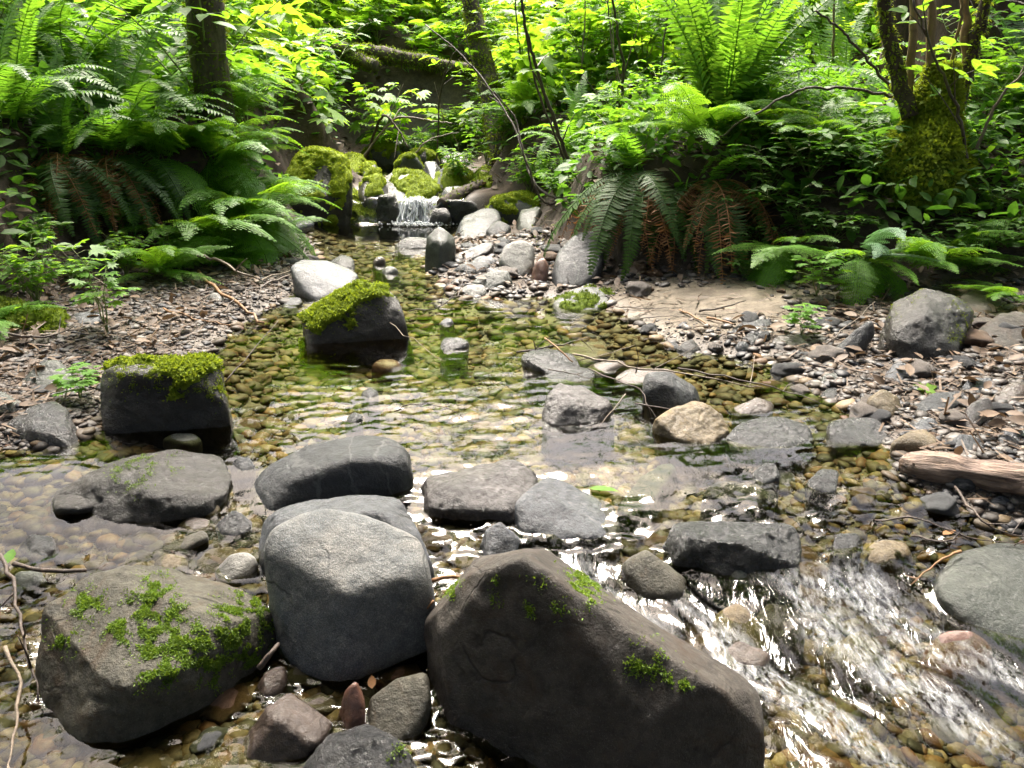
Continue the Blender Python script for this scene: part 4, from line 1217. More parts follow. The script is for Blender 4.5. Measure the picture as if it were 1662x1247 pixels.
def stick(name, label, pts, r, mat, cat=None, taper=0.35, twigs=0, z=None, group=None, seg=6):
    """pts: (px, py, lift above ground or water) or (px, py, lift, Y) for what hangs free"""
    NST[0] += 1
    rg = np.random.default_rng(300 + NST[0])
    W3 = []
    for p in pts:
        if len(p) > 3:
            W3.append(onY(p[0], p[1], p[3]))
        else:
            W3.append(onG(p[0], p[1], True, p[2] if len(p) > 2 else 0.012))
    L = smooth_line(W3, 4)
    ln = np.linalg.norm(np.diff(L, axis=0), axis=1).sum()
    L[1:-1] += rg.normal(0, min(0.008, 0.012 * ln), (len(L) - 2, 3)) * 0.6
    org = L[0].copy()
    r *= .62
    V, Fc = tube(L - org, np.linspace(r, r * taper, len(L)) * rg.uniform(.9, 1.12, len(L)), seg)
    m = MB()
    m.add(V, Fc)
    o = tag(link(name, m.mesh(name, M[mat], True), None, org), label, cat or name.split('_')[-1], group)
    for k in range(twigs):
        i = rg.integers(len(L) // 4, len(L) - 1)
        d = (L[min(i + 1, len(L) - 1)] - L[i - 1])
        d /= np.linalg.norm(d) + 1e-9
        d = d + rg.normal(0, 0.7, 3) + np.array([0, 0, .35])
        d /= np.linalg.norm(d)
        l = ln * rg.uniform(.12, .32)
        Q = [L[i] - org, L[i] - org + d * l * .5 + rg.normal(0, .02 * l, 3), L[i] - org + d * l + rg.normal(0, .06 * l, 3)]
        V2, F2 = tube(smooth_line(Q, 4), np.linspace(r * .5, r * .18, 9), 5)
        m2 = MB()
        m2.add(V2, F2)
        link('twig', m2.mesh('twig', M[mat], True), o)
    return o


def driftwood():
    a, b = onG(1462, 765), onG(1700, 815)
    a[2] += 0.02
    b[2] += 0.045
    n = 40
    t = np.linspace(0, 1, n)
    L = a + (b - a) * t[:, None]
    seg = 28
    th = np.arange(seg) / seg * 2 * math.pi
    d = (b - a) / np.linalg.norm(b - a)
    s = np.cross(d, [0, 0, 1.0])
    s /= np.linalg.norm(s)
    u = np.cross(s, d)
    V = []
    for i in range(n):
        r = 0.031 * (1 + 0.12 * math.sin(t[i] * 9) + 0.06 * math.sin(t[i] * 23)) * (0.8 + 0.35 * sstep(0, .25, t[i])) * (1 - 0.5 * sstep(0.03, 0, t[i]))
        ring = np.cos(th)[:, None] * s * 1.1 + np.sin(th)[:, None] * u * 0.9
        rr = r * (1 + 0.24 * pnoise(np.stack([np.cos(th) * 3, np.sin(th) * 3, np.full(seg, t[i] * 2.5)], 1)) + 0.2 * pnoise(np.stack([np.cos(th) * 9, np.sin(th) * 9, np.full(seg, t[i] * 3)], 1)))
        off = 0.012 * pnoise(np.stack([np.cos(th) * 6, np.sin(th) * 6, np.full(seg, 4.4)], 1)) if i < 2 else 0
        V.append(L[i] + ring * rr[:, None] + d[None, :] * (np.asarray(off).reshape(-1, 1) if i < 2 else 0))
    V = np.concatenate(V)
    Fc = [(i * seg + j, i * seg + (j + 1) % seg, (i + 1) * seg + (j + 1) % seg, (i + 1) * seg + j) for i in range(n - 1) for j in range(seg)]
    m = MB()
    R = Matrix((d, -s, u))
    org = a
    Vl = (V - org) @ np.array([d, -s, u]).T
    m.add(Vl, Fc + [tuple(range(seg))[::-1], tuple((n - 1) * seg + j for j in range(seg))])
    o = link('driftwood_log', m.mesh('driftwood_log', M['drift'], True), None, org)
    o.rotation_euler = R.transposed().to_euler()
    tag(o, 'weathered pinkish driftwood log lying on the gravel at the water edge', 'log')


driftwood()
stick('stick', 'broken orange brown stick with a pale mossy end on the gravel bar', [(322, 440, .03), (355, 470, .03), (395, 500, .02), (428, 524, .01)], 0.013, 'orange', taper=.6)
stick('stick', 'thin bleached stick lying flat on the gravel bar towards the pool', [(265, 501), (310, 516), (350, 524), (384, 529)], 0.008, 'orange', taper=.4)
stick('stick', 'short thick stub of wood on the gravel bar before the bleached stick', [(277, 541), (295, 540), (309, 537)], 0.014, 'paletwig', taper=.8)
stick('branch', 'bent dark branch from the pale slab down to the gravel bar', [(470, 447, .05), (430, 462, .06), (395, 478, .05), (352, 512, .02)], 0.008, 'twig', twigs=3)
stick('branch', 'grey lichened branch reaching along the foot of the lady ferns', [(320, 415, .12), (360, 425, .1), (410, 452, .06), (470, 440, .03)], 0.012, 'paletwig', twigs=2)
stick('stick', 'long slender stick standing slanted in the pool near the square mossy boulder', [(366, 620, .01), (405, 575, .06), (452, 520, .12)], 0.004, 'twig')
stick('twig', 'forked twig arching over the pool by the little white stone', [(664, 505, .02), (715, 495, .05), (745, 472, .08), (758, 425, .14)], 0.005, 'twig', twigs=3)
stick('twig', 'thin bare twig sloping off the wedge boulder into the pool', [(588, 492, .06), (640, 530, .06), (700, 572, .02), (724, 586, .01)], 0.003, 'paletwig')
stick('twig', 'dark crooked twig crossing the jagged black flat rock', [(838, 572, .03), (900, 562, .05), (955, 548, .06)], 0.006, 'twig', twigs=2)
stick('twig', 'pale peeled stick propped on the jagged black flat rock', [(884, 549, .07), (908, 568, .05), (930, 588, .02)], 0.005, 'orange', taper=.8)
stick('branch', 'long thin branch trailing from the twig tangle over the black tilted rock', [(930, 575, .04), (1000, 590, .05), (1080, 602, .05), (1190, 622, .03), (1240, 630, .02)], 0.006, 'paletwig', twigs=3)
stick('branch', 'straight twig reaching from the black tilted rock towards the gravel', [(1100, 598, .05), (1200, 618, .04), (1270, 632, .03), (1335, 656, .02)], 0.005, 'twig', twigs=1)
stick('twig', 'small twig hanging off the flat brown stone into the riffle', [(955, 598, .04), (1000, 618, .05), (1040, 634, .04), (1050, 660, .02)], 0.004, 'twig', twigs=2)
stick('twig', 'white thin stem slanting into the water by the humped brown rock', [(1015, 640, .05), (995, 665, .03), (972, 692, .01)], 0.003, 'paletwig')
stick('twig', 'curved dark twig lying in the sparkle of the riffle', [(640, 668, .01), (670, 655, .04), (720, 660, .05), (770, 690, .01)], 0.003, 'twig', twigs=1)
stick('twig', 'thin dark twig drawn across the upper sandbar', [(998, 497), (1050, 500), (1108, 499)], 0.004, 'twig')
stick('twig', 'dark twig half buried in the lower sandbar', [(1028, 520), (1070, 514), (1112, 514)], 0.004, 'twig', twigs=1)
stick('stick', 'split pale wood splinter on the sandbar', [(1103, 503), (1130, 516), (1152, 528)], 0.007, 'orange', taper=.6)
stick('stick', 'orange bark splinter beside the pale splinter on the sandbar', [(1148, 516), (1170, 520), (1194, 527)], 0.009, 'orange', taper=.5)
stick('branch', 'brown branch lying on the upper edge of the sandbar', [(1135, 505, .02), (1170, 500, .03), (1210, 488, .03)], 0.008, 'twig')
stick('branch', 'dark bowed twig springing over the gravel beside the driftwood log', [(1420, 845, .02), (1490, 842, .05), (1570, 872, .05), (1680, 885, .04)], 0.004, 'twig', twigs=3)
stick('branch', 'crossing dark branch caught above the grey green oval boulder', [(1550, 790, .03), (1580, 830, .06), (1610, 858, .06), (1680, 878, .04)], 0.005, 'twig', twigs=2)
stick('twig', 'thin forked twig between the golden stone and the driftwood log', [(1480, 870, .02), (1530, 880, .05), (1555, 868, .06), (1560, 850, .08)], 0.004, 'twig', twigs=2)
stick('twig', 'orange barked twig dipping into the rapids by the oval boulder', [(1560, 895, .05), (1520, 915, .04), (1478, 950, .01)], 0.005, 'orange', twigs=1)
stick('stick', 'rough brown stick running behind the mossy olive boulder', [(22, 915, .03), (70, 925, .03), (140, 926, .025)], 0.008, 'twig', taper=.7)
stick('branch', 'dark root like branch down the edge beside the mossy olive boulder', [(0, 900, .05), (25, 960, .05), (40, 1040, .04), (62, 1135, .02)], 0.007, 'twig', twigs=3)
stick('branch', 'pale root like branch dropping to the very front edge', [(8, 1050, .06), (30, 1110, .04), (25, 1180, .03), (14, 1262, .02)], 0.006, 'paletwig', twigs=2)
stick('stick', 'short red brown stick wedged between granite and ridge boulders', [(702, 942, .05), (728, 936, .06), (752, 938, .05)], 0.006, 'orange', taper=.9)
stick('stick', 'thin reddish stick in the gap under the granite boulder shoulder', [(684, 996, .08), (704, 975, .1)], 0.004, 'orange', taper=.8)
stick('stick', 'splintered bark piece in the gap between the olive and granite boulders', [(420, 1085, .06), (440, 1060, .08), (452, 1045, .08)], 0.008, 'twig', taper=.7)
stick('branch', 'lichened branch lying down the brown fern bank', [(72, 385, .08), (120, 425, .06), (178, 468, .03)], 0.013, 'paletwig', twigs=3)
stick('branch', 'dark branch across the mossy foot of the fern bank', [(0, 540, .05), (70, 548, .05), (120, 530, .05)], 0.008, 'twig', twigs=2)
stick('stick', 'grey stick lying by the low rock with a moss cap', [(15, 548, .03), (55, 545, .03), (92, 543, .02)], 0.011, 'paletwig', taper=.7)

stick('twig', 'short black twig poking up from the jagged black flat rock', [(872, 578, .02), (868, 560, .06), (862, 545, .09)], 0.004, 'twig', twigs=1)
stick('twig', 'thin twig lying over the shining wet flat stone', [(890, 600, .04), (925, 606, .04), (965, 618, .03)], 0.004, 'twig', twigs=2)
stick('twig', 'pale twig slanting from the thin dark awash stone', [(940, 585, .03), (985, 575, .06), (1030, 560, .08)], 0.003, 'paletwig', twigs=1)
stick('twig', 'upright thin twig beside the flat brown stone', [(1032, 606, .04), (1036, 580, .09), (1030, 556, .14)], 0.003, 'twig')
stick('twig', 'dark twig across the foot of the black tilted rock', [(1030, 655, .02), (1075, 662, .03), (1120, 672, .02)], 0.004, 'twig', twigs=1)
stick('twig', 'brown twig lying on the gravel before the big dark bank boulder', [(1380, 600, .02), (1430, 612, .02), (1480, 630, .02)], 0.005, 'twig', twigs=2)
stick('twig', 'thin twig leaning on the thin slab of the bank', [(1340, 560, .04), (1375, 530, .08), (1420, 490, .12)], 0.004, 'paletwig')

# ------------------------------------------------------------------ fronds
def frond_curve(pose, rg, n=34):
    e0, e1 = {'up': (82, 38), 'arch': (58, -38), 'hang': (12, -78), 'flat': (24, -22)}[pose]
    e0 += rg.normal(0, 5)
    e1 += rg.normal(0, 8)
    t = np.linspace(0, 1, n)
    el = np.radians(e0 + (e1 - e0) * t ** (1.2 if pose != 'hang' else 0.6))
    az = np.radians(rg.normal(0, 9)) * t
    st = np.stack([np.sin(az) * np.cos(el), np.cos(az) * np.cos(el), np.sin(el)], 1) / (n - 1)
    P = np.concatenate([[[0, 0, 0]], np.cumsum(st[:-1], 0)])
    return t, P, st / np.linalg.norm(st, axis=1)[:, None]


PINNA = [(0, -.22, 0), (0, .22, 0), (.5, .34, .06), (.5, -.2, .06), (1, .12, -.06)]
PINNA_F = [(0, 1, 2, 3), (3, 2, 4)]


def sword_frond(pose, seed, mat, dead=False):
    rg = np.random.default_rng(seed)
    t, P, Tn = frond_curve(pose, rg)
    m = MB()
    V, Fc = tube(P, np.linspace(0.006, 0.0014, len(P)), 4)
    m.add(V, Fc, 0.75)
    n = 40
    tt = np.linspace(0.1, 0.995, n)
    for s in (-1, 1):
        idx = tt * (len(P) - 1)
        O = np.stack([np.interp(tt, t, P[:, k]) for k in range(3)], 1)
        D = np.stack([np.interp(tt, t, Tn[:, k]) for k in range(3)], 1)
        side = np.cross(D, [0, 0, 1.0])
        side /= np.linalg.norm(side, axis=1)[:, None] + 1e-6
        nr = np.cross(side, D)
        ln = 0.125 * np.clip(np.minimum(tt / 0.14 * 0.55 + 0.35, 1), 0, 1) * np.clip((1.03 - tt) / 0.62, 0, 1) ** 0.8 + 0.004
        ln = ln * rg.uniform(.86, 1.08, n)
        fw = rg.normal(0.22, 0.07, n)[:, None]
        dr = (rg.normal(-0.15, 0.12, n) if not dead else rg.normal(-0.7, 0.5, n))[:, None]
        ax = s * side + fw * D + dr * nr
        ax /= np.linalg.norm(ax, axis=1)[:, None]
        y = D - (D * ax).sum(1)[:, None] * ax
        y /= np.linalg.norm(y, axis=1)[:, None]
        if dead:
            y = y + nr * rg.normal(0, 0.6, n)[:, None]
        z = np.cross(ax, y)
        w = np.full(n, 0.032) * (0.5 if dead else 1)
        A = np.stack([ax * ln[:, None], y * w[:, None], z * ln[:, None]], 2)
        keep = rg.uniform(0, 1, n) > (0.2 if dead else 0.02)
        m.scatter(PINNA, PINNA_F, A[keep], O[keep], np.clip(rg.normal(.5, .2, n), 0, 1)[keep])
    return m.mesh('frond', M[mat])


PINNULE = [(0, -.3, 0), (0, .3, 0), (.55, .42, .04), (.55, -.34, .04), (1, .1, -.05)]


def lady_frond(pose, seed, mat):
    rg = np.random.default_rng(seed)
    t, P, Tn = frond_curve(pose, rg)
    m = MB()
    V, Fc = tube(P, np.linspace(0.006, 0.0012, len(P)), 4)
    m.add(V, Fc, 0.8)
    n = 24
    tt = 0.16 + 0.83 * np.linspace(0, 1, n) ** 0.9
    for s in (-1, 1):
        for i in range(n):
            O = np.array([np.interp(tt[i], t, P[:, k]) for k in range(3)])
            D = np.array([np.interp(tt[i], t, Tn[:, k]) for k in range(3)])
            side = np.cross(D, [0, 0, 1.0])
            side /= np.linalg.norm(side) + 1e-6
            nr = np.cross(side, D)
            ln = 0.24 * min(1, 0.45 + (tt[i] - 0.16) * 2.6) * max(0.02, (1.02 - tt[i]) / 0.75) ** 0.95 * rg.uniform(.88, 1.08)
            ln = min(ln, 0.22)
            ax = s * side + 0.3 * D + rg.normal(-.06, .08) * nr
            ax /= np.linalg.norm(ax)
            y = D - (D @ ax) * ax
            y /= np.linalg.norm(y)
            z = np.cross(ax, y)
            k = max(4, int(ln / 0.0165))
            q = (np.arange(k) + 0.5) / k
            droop = -0.25 * q ** 2 * ln
            c = O + ax * (q * ln)[:, None] + z * droop[:, None] * (1 if z[2] > 0 else -1)
            pl = 0.05 * (1.05 - q) ** 0.7 * min(1, ln / 0.12) + 0.005
            for s2 in (-1, 1):
                a2 = s2 * y[None, :] + 0.35 * ax[None, :] + rg.normal(0, .1, (k, 1)) * z
                a2 /= np.linalg.norm(a2, axis=1)[:, None]
                y2 = np.tile(ax, (k, 1))
                z2 = np.cross(a2, y2)
                A = np.stack([a2 * pl[:, None], y2 * 0.0145, z2 * pl[:, None]], 2)
                m.scatter(PINNULE, PINNA_F, A, c, np.clip(rg.normal(.5, .18, k), 0, 1))
    return m.mesh('frond', M[mat])


FROND = {}
for pose in ('up', 'arch', 'hang', 'flat'):
    for k in range(3):
        FROND.setdefault(('sword', pose), []).append(sword_frond(pose, 10 * k + len(pose), 'swordhang' if pose == 'hang' else 'sword'))
        FROND.setdefault(('lady', pose), []).append(lady_frond(pose, 10 * k + 5 + len(pose), 'lady'))
    FROND.setdefault(('pale', pose), []).append(lady_frond(pose, 31 + len(pose), 'sheenfrond'))  # fronds with sky sheen put into their colour
    FROND.setdefault(('dead', pose), []).extend([sword_frond(pose, 77 + k, 'dead', True) for k in range(2)])


def fern(name, label, px, py, Lr, sets, Y=None, seed=1, lift=0.0, cat='fern', group=None):
    """sets: (species, pose, count, first azimuth, last azimuth[, scale]); azimuth 0 points upstream, 90 towards +x, 180 to the camera"""
    rg = np.random.default_rng(900 + seed)
    if Y is None:
        b = onG(px, py, False)
    else:
        q = onY(px, py, Y)
        b = np.array([q[0], Y, gz1(q[0], Y)])
    b[2] += lift
    e = tag(link(name, None, None, b), label, cat, group)
    for st in sets:
        sp, pose, n, a0, a1 = st[:5]
        sc = st[5] if len(st) > 5 else 1.0
        for i in range(n):
            az = a0 + (a1 - a0) * (i + 0.5 + rg.uniform(-.35, .35)) / n
            o = link('frond' if sp != 'dead' else 'dead_frond', FROND[(sp, pose)][int(rg.integers(0, len(FROND[(sp, pose)])))], e)
            L = rg.uniform(*Lr) * sc
            o.scale = (L * rg.uniform(.9, 1.1), L, L)
            o.rotation_euler = (rg.normal(0, .09), rg.normal(0, .12), -RAD(az))
            o.location = (rg.normal(0, .03), rg.normal(0, .03), rg.uniform(0, .03))
    return e


SW, LA, DE = 'sword', 'lady', 'dead'
# the bank above the gravel bar
fern('sword_fern', 'sword fern with brown dead fronds hanging down the bank above the gravel bar', 95, 245, (.42, .58), [(SW, 'up', 7, -70, 70), (SW, 'arch', 8, -110, 110, .9), (SW, 'hang', 10, 95, 225, 1.0), (DE, 'hang', 16, 100, 235, .95)], Y=3.56, seed=1)
fern('sword_fern', 'sword fern arching long fronds out over the bank beside the pinnate shrub', 205, 235, (.6, .8), [(SW, 'arch', 11, -80, 150), (SW, 'up', 5, -60, 60), (SW, 'hang', 3, 110, 170, .8), (DE, 'hang', 3, 120, 200, .7)], Y=3.85, seed=2)
fern('sword_fern', 'tall sword fern rising in shade near the dark trunk', 120, 120, (.7, .95), [(SW, 'arch', 12, -120, 160), (SW, 'up', 6, -80, 80)], Y=4.3, seed=3)
fern('sword_fern', 'sword fern in the bank corner with lime tipped fronds', 10, 205, (.5, .65), [(SW, 'up', 8, -60, 120), (SW, 'arch', 8, 0, 180)], Y=3.45, seed=4)
fern('lady_fern', 'feathery lady fern spilling down the bank to the pool edge', 390, 350, (.48, .64), [(LA, 'arch', 11, 20, 220), (LA, 'hang', 7, 60, 200, .9), (LA, 'arch', 4, -60, 60, .9)], Y=4.0, seed=5)
fern('lady_fern', 'feathery lady fern behind the hanging sword fronds', 300, 300, (.5, .7), [(LA, 'arch', 13, 0, 260), (LA, 'hang', 4, 90, 220, .9)], Y=3.75, seed=6)
fern('lady_fern', 'lady fern with drooping tips just above the dark blue wet rock', 425, 385, (.36, .48), [(LA, 'arch', 8, 30, 220), (LA, 'hang', 6, 80, 200)], Y=4.25, seed=7)
fern('lady_fern', 'bright lady fern at the gravel bar behind the green seedling', 250, 440, (.3, .4), [(LA, 'flat', 8, 20, 230), (LA, 'arch', 5, 40, 200)], Y=3.35, seed=8)
fern('lady_fern', 'pale lady fern in the shade at the edge of the bank rocks', -15, 575, (.22, .3), [(LA, 'flat', 7, 30, 170)], Y=2.5, seed=9)
fern('lady_fern', 'lady fern leaning over the big overhanging mossy boulder', 350, 260, (.45, .6), [(LA, 'arch', 11, -20, 200)], Y=5.0, seed=10)
fern('lady_fern', 'low lady fern tuft along the grey lichened branch', 360, 440, (.24, .32), [(LA, 'flat', 7, 60, 240), (LA, 'hang', 3, 120, 210)], Y=3.75, seed=11)
fern('sword_fern', 'short sword fern at the base of the mossy trunk', 330, 230, (.45, .6), [(SW, 'arch', 10, -90, 200), (SW, 'up', 4, -60, 60)], Y=4.8, seed=12)
fern('sword_fern', 'sword fern half way up the slope between the mossy trunk and the dark one', 240, 150, (.6, .8), [(SW, 'arch', 13, -60, 260), (SW, 'up', 4, -60, 60)], Y=4.7, seed=13)
fern('lady_fern', 'lady fern on the brown slope under the elder shrub', 330, 200, (.5, .65), [(LA, 'arch', 14, -40, 280)], Y=4.5, seed=14)
fern('lady_fern', 'lady fern beside the pinnate leaves of the elder shrub at the slope foot', 370, 290, (.45, .6), [(LA, 'arch', 12, 0, 280)], Y=4.6, seed=15)
fern('sword_fern', 'dark leaning sword fern behind the lime tipped one', 30, 150, (.6, .75), [(SW, 'arch', 13, -60, 260), (SW, 'up', 4, -60, 60)], Y=4.2, seed=16)
fern('lady_fern', 'lady fern on the steep part of the bank behind the seedling', 262, 268, (.4, .55), [(LA, 'arch', 9, 40, 240), (LA, 'hang', 5, 90, 220)], seed=17)
fern('lady_fern', 'lady fern on the steep part of the bank over the orange stick', 348, 262, (.4, .55), [(LA, 'arch', 9, 20, 240), (LA, 'hang', 5, 90, 220)], seed=18)
fern('lady_fern', 'lady fern on the steep bank straight below the elder shrub', 375, 285, (.4, .55), [(LA, 'arch', 9, 20, 240), (LA, 'hang', 4, 90, 220)], seed=19)
fern('sword_fern', 'sword fern drooping over the brown bank between two lady ferns', 165, 262, (.42, .55), [(SW, 'arch', 8, 30, 230), (SW, 'hang', 8, 90, 230), (DE, 'hang', 6, 100, 220)], seed=35)
fern('lady_fern', 'small lady fern dipping its tips at the pool edge by the flat grey stone', 450, 400, (.26, .34), [(LA, 'hang', 5, 60, 210), (LA, 'arch', 6, 20, 230)], Y=4.3, seed=38)
# the opposite bank
fern('sword_fern', 'huge upright sword fern fanning above the bank around the dry cane', 1165, 245, (.85, 1.1), [(SW, 'up', 20, -100, 100), (SW, 'up', 8, 100, 250, .9), (SW, 'arch', 8, 30, 150, .8), (DE, 'hang', 4, 120, 230, .45)], Y=4.1, seed=20)
fern('sword_fern', 'sword fern whose dark fronds hang over the dark blue boulder', 1035, 345, (.5, .66), [(SW, 'hang', 12, 130, 270), (SW, 'arch', 5, 200, 300, .8), (DE, 'hang', 12, 140, 260, .9)], Y=3.75, seed=21)
fern('sword_fern', 'sword fern with rusty dead fronds curling onto the sandbar edge', 1150, 350, (.46, .6), [(SW, 'hang', 10, 110, 250), (SW, 'arch', 4, 60, 160, .7), (DE, 'hang', 16, 120, 250)], Y=3.65, seed=22)
fern('lady_fern', 'wide flat lady fern shining over the rusty fronds', 1130, 310, (.5, .62), [(LA, 'flat', 9, 90, 300), (LA, 'arch', 4, 60, 260, .9)], Y=3.85, seed=23, lift=0.06)
fern('lady_fern', 'lady fern with one frond silvered by painted sky sheen bowing over the soil bank', 1405, 395, (.30, .40), [('pale', 'arch', 2, 165, 205, 1.1), ('pale', 'flat', 2, 110, 150), (LA, 'hang', 3, 150, 215), (LA, 'flat', 5, 80, 290)], Y=3.05, seed=24, lift=0.10)
fern('lady_fern', 'lady fern spreading beside the foot of the mossy stump', 1500, 400, (.36, .46), [(LA, 'flat', 6, 60, 200), (LA, 'arch', 4, 60, 260)], Y=3.05, seed=25)
fern('lady_fern', 'lady fern between the flat shining fern and the mossy stump', 1330, 320, (.42, .55), [(LA, 'flat', 9, 60, 300), (LA, 'arch', 5, 0, 330)], Y=3.7, seed=26)
fern('lady_fern', 'drooping lady fern at the top edge of the sandbar', 1270, 425, (.32, .42), [(LA, 'hang', 5, 150, 240), (LA, 'flat', 6, 90, 260)], Y=3.35, seed=27)
fern('sword_fern', 'sword fern behind the moss hummock and the bare shrub', 930, 270, (.45, .6), [(SW, 'arch', 11, -120, 240), (SW, 'up', 5, -60, 60)], Y=4.9, seed=28)
fern('lady_fern', 'arching lady fern above the moss hummock upstream of the sandbar', 860, 240, (.45, .6), [(LA, 'arch', 9, 90, 260), (LA, 'flat', 4, 180, 300)], Y=5.9, seed=29)
fern('sword_fern', 'sword fern deep in shade under the cane thicket', 1330, 225, (.6, .8), [(SW, 'arch', 12, 0, 360), (SW, 'up', 4, -60, 60)], Y=4.8, seed=30)
fern('sword_fern', 'sword fern beside the reddish trunk at the edge of the wood', 1650, 215, (.6, .8), [(SW, 'arch', 11, 120, 360), (SW, 'up', 4, -60, 60)], Y=4.3, seed=31)
fern('lady_fern', 'small lady fern on the soil bank above the brown grey boulder', 1655, 440, (.22, .3), [(LA, 'flat', 7, 150, 330)], Y=2.75, seed=32)
fern('sword_fern', 'sword fern on the slope above the fallen log', 470, 60, (.7, .9), [(SW, 'arch', 12, 60, 300)], Y=7.6, seed=33)
fern('lady_fern', 'lady fern hanging in the dark hollow beside the fallen log', 690, 165, (.4, .5), [(LA, 'hang', 5, 120, 240), (LA, 'flat', 5, 90, 270)], Y=7.8, seed=34)
fern('sword_fern', 'sword fern hanging into the dark hollow under the near end of the fallen log', 625, 120, (.45, .6), [(SW, 'hang', 9, 110, 250), (SW, 'arch', 7, 60, 300)], Y=7.85, seed=36)
fern('sword_fern', 'sword fern hanging under the far end of the fallen log', 740, 130, (.4, .55), [(SW, 'hang', 9, 110, 250), (SW, 'arch', 7, 60, 300)], Y=7.85, seed=37)

# ------------------------------------------------------------------ leafy plants
LEAF_T = [(0, 0, 0), (-.2, .22, .05), (.2, .22, .05), (0, .3, -.01), (-.24, .5, .05), (.24, .5, .05), (0, .55, -.02), (-.13, .8, .0), (.13, .8, .0), (0, 1.0, -.1)]
LEAF_F = [(0, 3, 1), (0, 2, 3), (1, 3, 6, 4), (3, 2, 5, 6), (4, 6, 7), (6, 5, 8), (6, 8, 9, 7)]


def palmate(lobes=7):
    V = [(0, 0, 0)]
    for k in range(lobes * 2 + 1):
        a = RAD(-125 + 250 * k / (lobes * 2))
        tip = k % 2 == 1
        r = (0.95 - 0.28 * abs(a) / 2.2) if tip else 0.56 - 0.1 * abs(a) / 2.2
        V.append((r * math.sin(a), r * math.cos(a) + 0.1, -0.16 * r * r + (0.05 if not tip else 0)))
    return V, [(0, i + 1, i) for i in range(1, lobes * 2 + 1)]


PALM_T, PALM_F = palmate()


def leaves(m, rg, tips, size, kind):
    """tips: (k,3) points and (k,3) outward directions"""
    O, D = tips
    k = len(O)
    D = D * np.array([1, 1, 0.35])
    D[:, 2] -= 0.12
    D /= np.linalg.norm(D, axis=1)[:, None] + 1e-9
    s = size * rg.uniform(.6, 1.2, k)
    v = np.clip(rg.normal(.5, .22, k), 0, 1)
    up = np.tile([0, 0, 1.0], (k, 1)) + rg.normal(0, .25, (k, 3))
    if kind == 'palmate':
        A = rot_axes(D, up)
        m.scatter(PALM_T, PALM_F, A * (s * 0.62)[:, None, None], O, v)
        return
    A = rot_axes(D, up)
    if kind == 'three':
        m.scatter(LEAF_T, LEAF_F, A * s[:, None, None], O, v)
        for sg in (-1, 1):
            D2 = D * 0.45 + sg * A[:, :, 0] + rg.normal(0, .12, (k, 3))
            m.scatter(LEAF_T, LEAF_F, rot_axes(D2, up) * (s * .82)[:, None, None], O, v)
    elif kind == 'pinnate':
        for j in range(3):
            c = O + D * (s * 0.75 * j)[:, None] + np.array([0, 0, -1]) * (s * 0.1 * j * j)[:, None]
            for sg in (-1, 1):
                D2 = D * 0.55 + sg * A[:, :, 0] + rg.normal(0, .1, (k, 3)) + np.array([0, 0, -.15])
                m.scatter(LEAF_T, LEAF_F, rot_axes(D2, up) * (s * rg.uniform(.75, 1, k))[:, None, None], c, v)
        c = O + D * (s * 1.7)[:, None] + np.array([0, 0, -.7]) * s[:, None]
        m.scatter(LEAF_T, LEAF_F, rot_axes(D + np.array([0, 0, -.3]), up) * s[:, None, None], c, v)
    else:
        m.scatter(LEAF_T, LEAF_F, A * s[:, None, None], O, v)


def plant_mesh(seed, kind, n_stem, spread, leaf, per, matl, mats, stem_r=0.006, bend=0.5):
    """a leafy plant one metre tall: stems and foliage"""
    rg = np.random.default_rng(seed)
    ms, ml = MB(), MB()
    O, D = [], []
    for i in range(n_stem):
        az = 6.283 * (i + rg.uniform(-.3, .3)) / n_stem
        out = spread * rg.uniform(.4, 1.1)
        h = rg.uniform(.7, 1.0)
        t = np.linspace(0, 1, 10)
        P = np.stack([np.cos(az) * out * t ** (1 + bend), np.sin(az) * out * t ** (1 + bend), h * (t - 0.22 * bend * t ** 3)], 1)
        P += 0.02 * rg.normal(size=P.shape) * t[:, None]
        V, Fc = tube(P, np.linspace(stem_r, stem_r * .3, 10), 5)
        ms.add(V, Fc)
        for q in range(per):
            u = rg.uniform(.3, 1.0)
            b = np.array([np.interp(u, t, P[:, k]) for k in range(3)])
            a2 = rg.uniform(0, 6.283)
            d = np.array([math.cos(a2), math.sin(a2), rg.uniform(.1, .5)])
            l = rg.uniform(.08, .26) * (1.15 - .5 * u)
            e = b + d * l
            V, Fc = tube(np.array([b, b + d * l * .5 + [0, 0, .012], e]), [stem_r * .4, stem_r * .3, stem_r * .15], 4, False)
            ms.add(V, Fc)
            O.append(e)
            D.append(d)
            if kind == 'single':
                for w in range(2):
                    O.append(b + d * l * rg.uniform(.3, .9))
                    D.append(d + rg.normal(0, .8, 3))
    leaves(ml, rg, (np.array(O), np.array(D)), leaf, kind)
    return ms.mesh('stems', M[mats], True), ml.mesh('foliage', M[matl])


PLANT = {
    'salmonberry': [plant_mesh(400 + k, 'three', 6, .55, .115, 30, 'leaf', 'stem') for k in range(4)],
    'shade_shrub': [plant_mesh(420 + k, 'three', 6, .6, .095, 20, 'darkleaf', 'twig') for k in range(3)],
    'maple': [plant_mesh(440 + k, 'palmate', 5, .55, .28, 15, 'maple', 'stem') for k in range(4)],
    'elder': [plant_mesh(460 + k, 'pinnate', 5, .7, .10, 9, 'leaf', 'stem') for k in range(3)],
    'herb': [plant_mesh(480 + k, 'single', 9, .5, .13, 12, 'leaf', 'stem', .008) for k in range(3)],
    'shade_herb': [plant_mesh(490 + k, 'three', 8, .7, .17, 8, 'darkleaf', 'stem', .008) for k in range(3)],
    'seedling': [plant_mesh(500 + k, 'palmate', 3, .16, .2, 14, 'lady', 'stem', .008, .2) for k in range(2)],
}
NPL = [0]


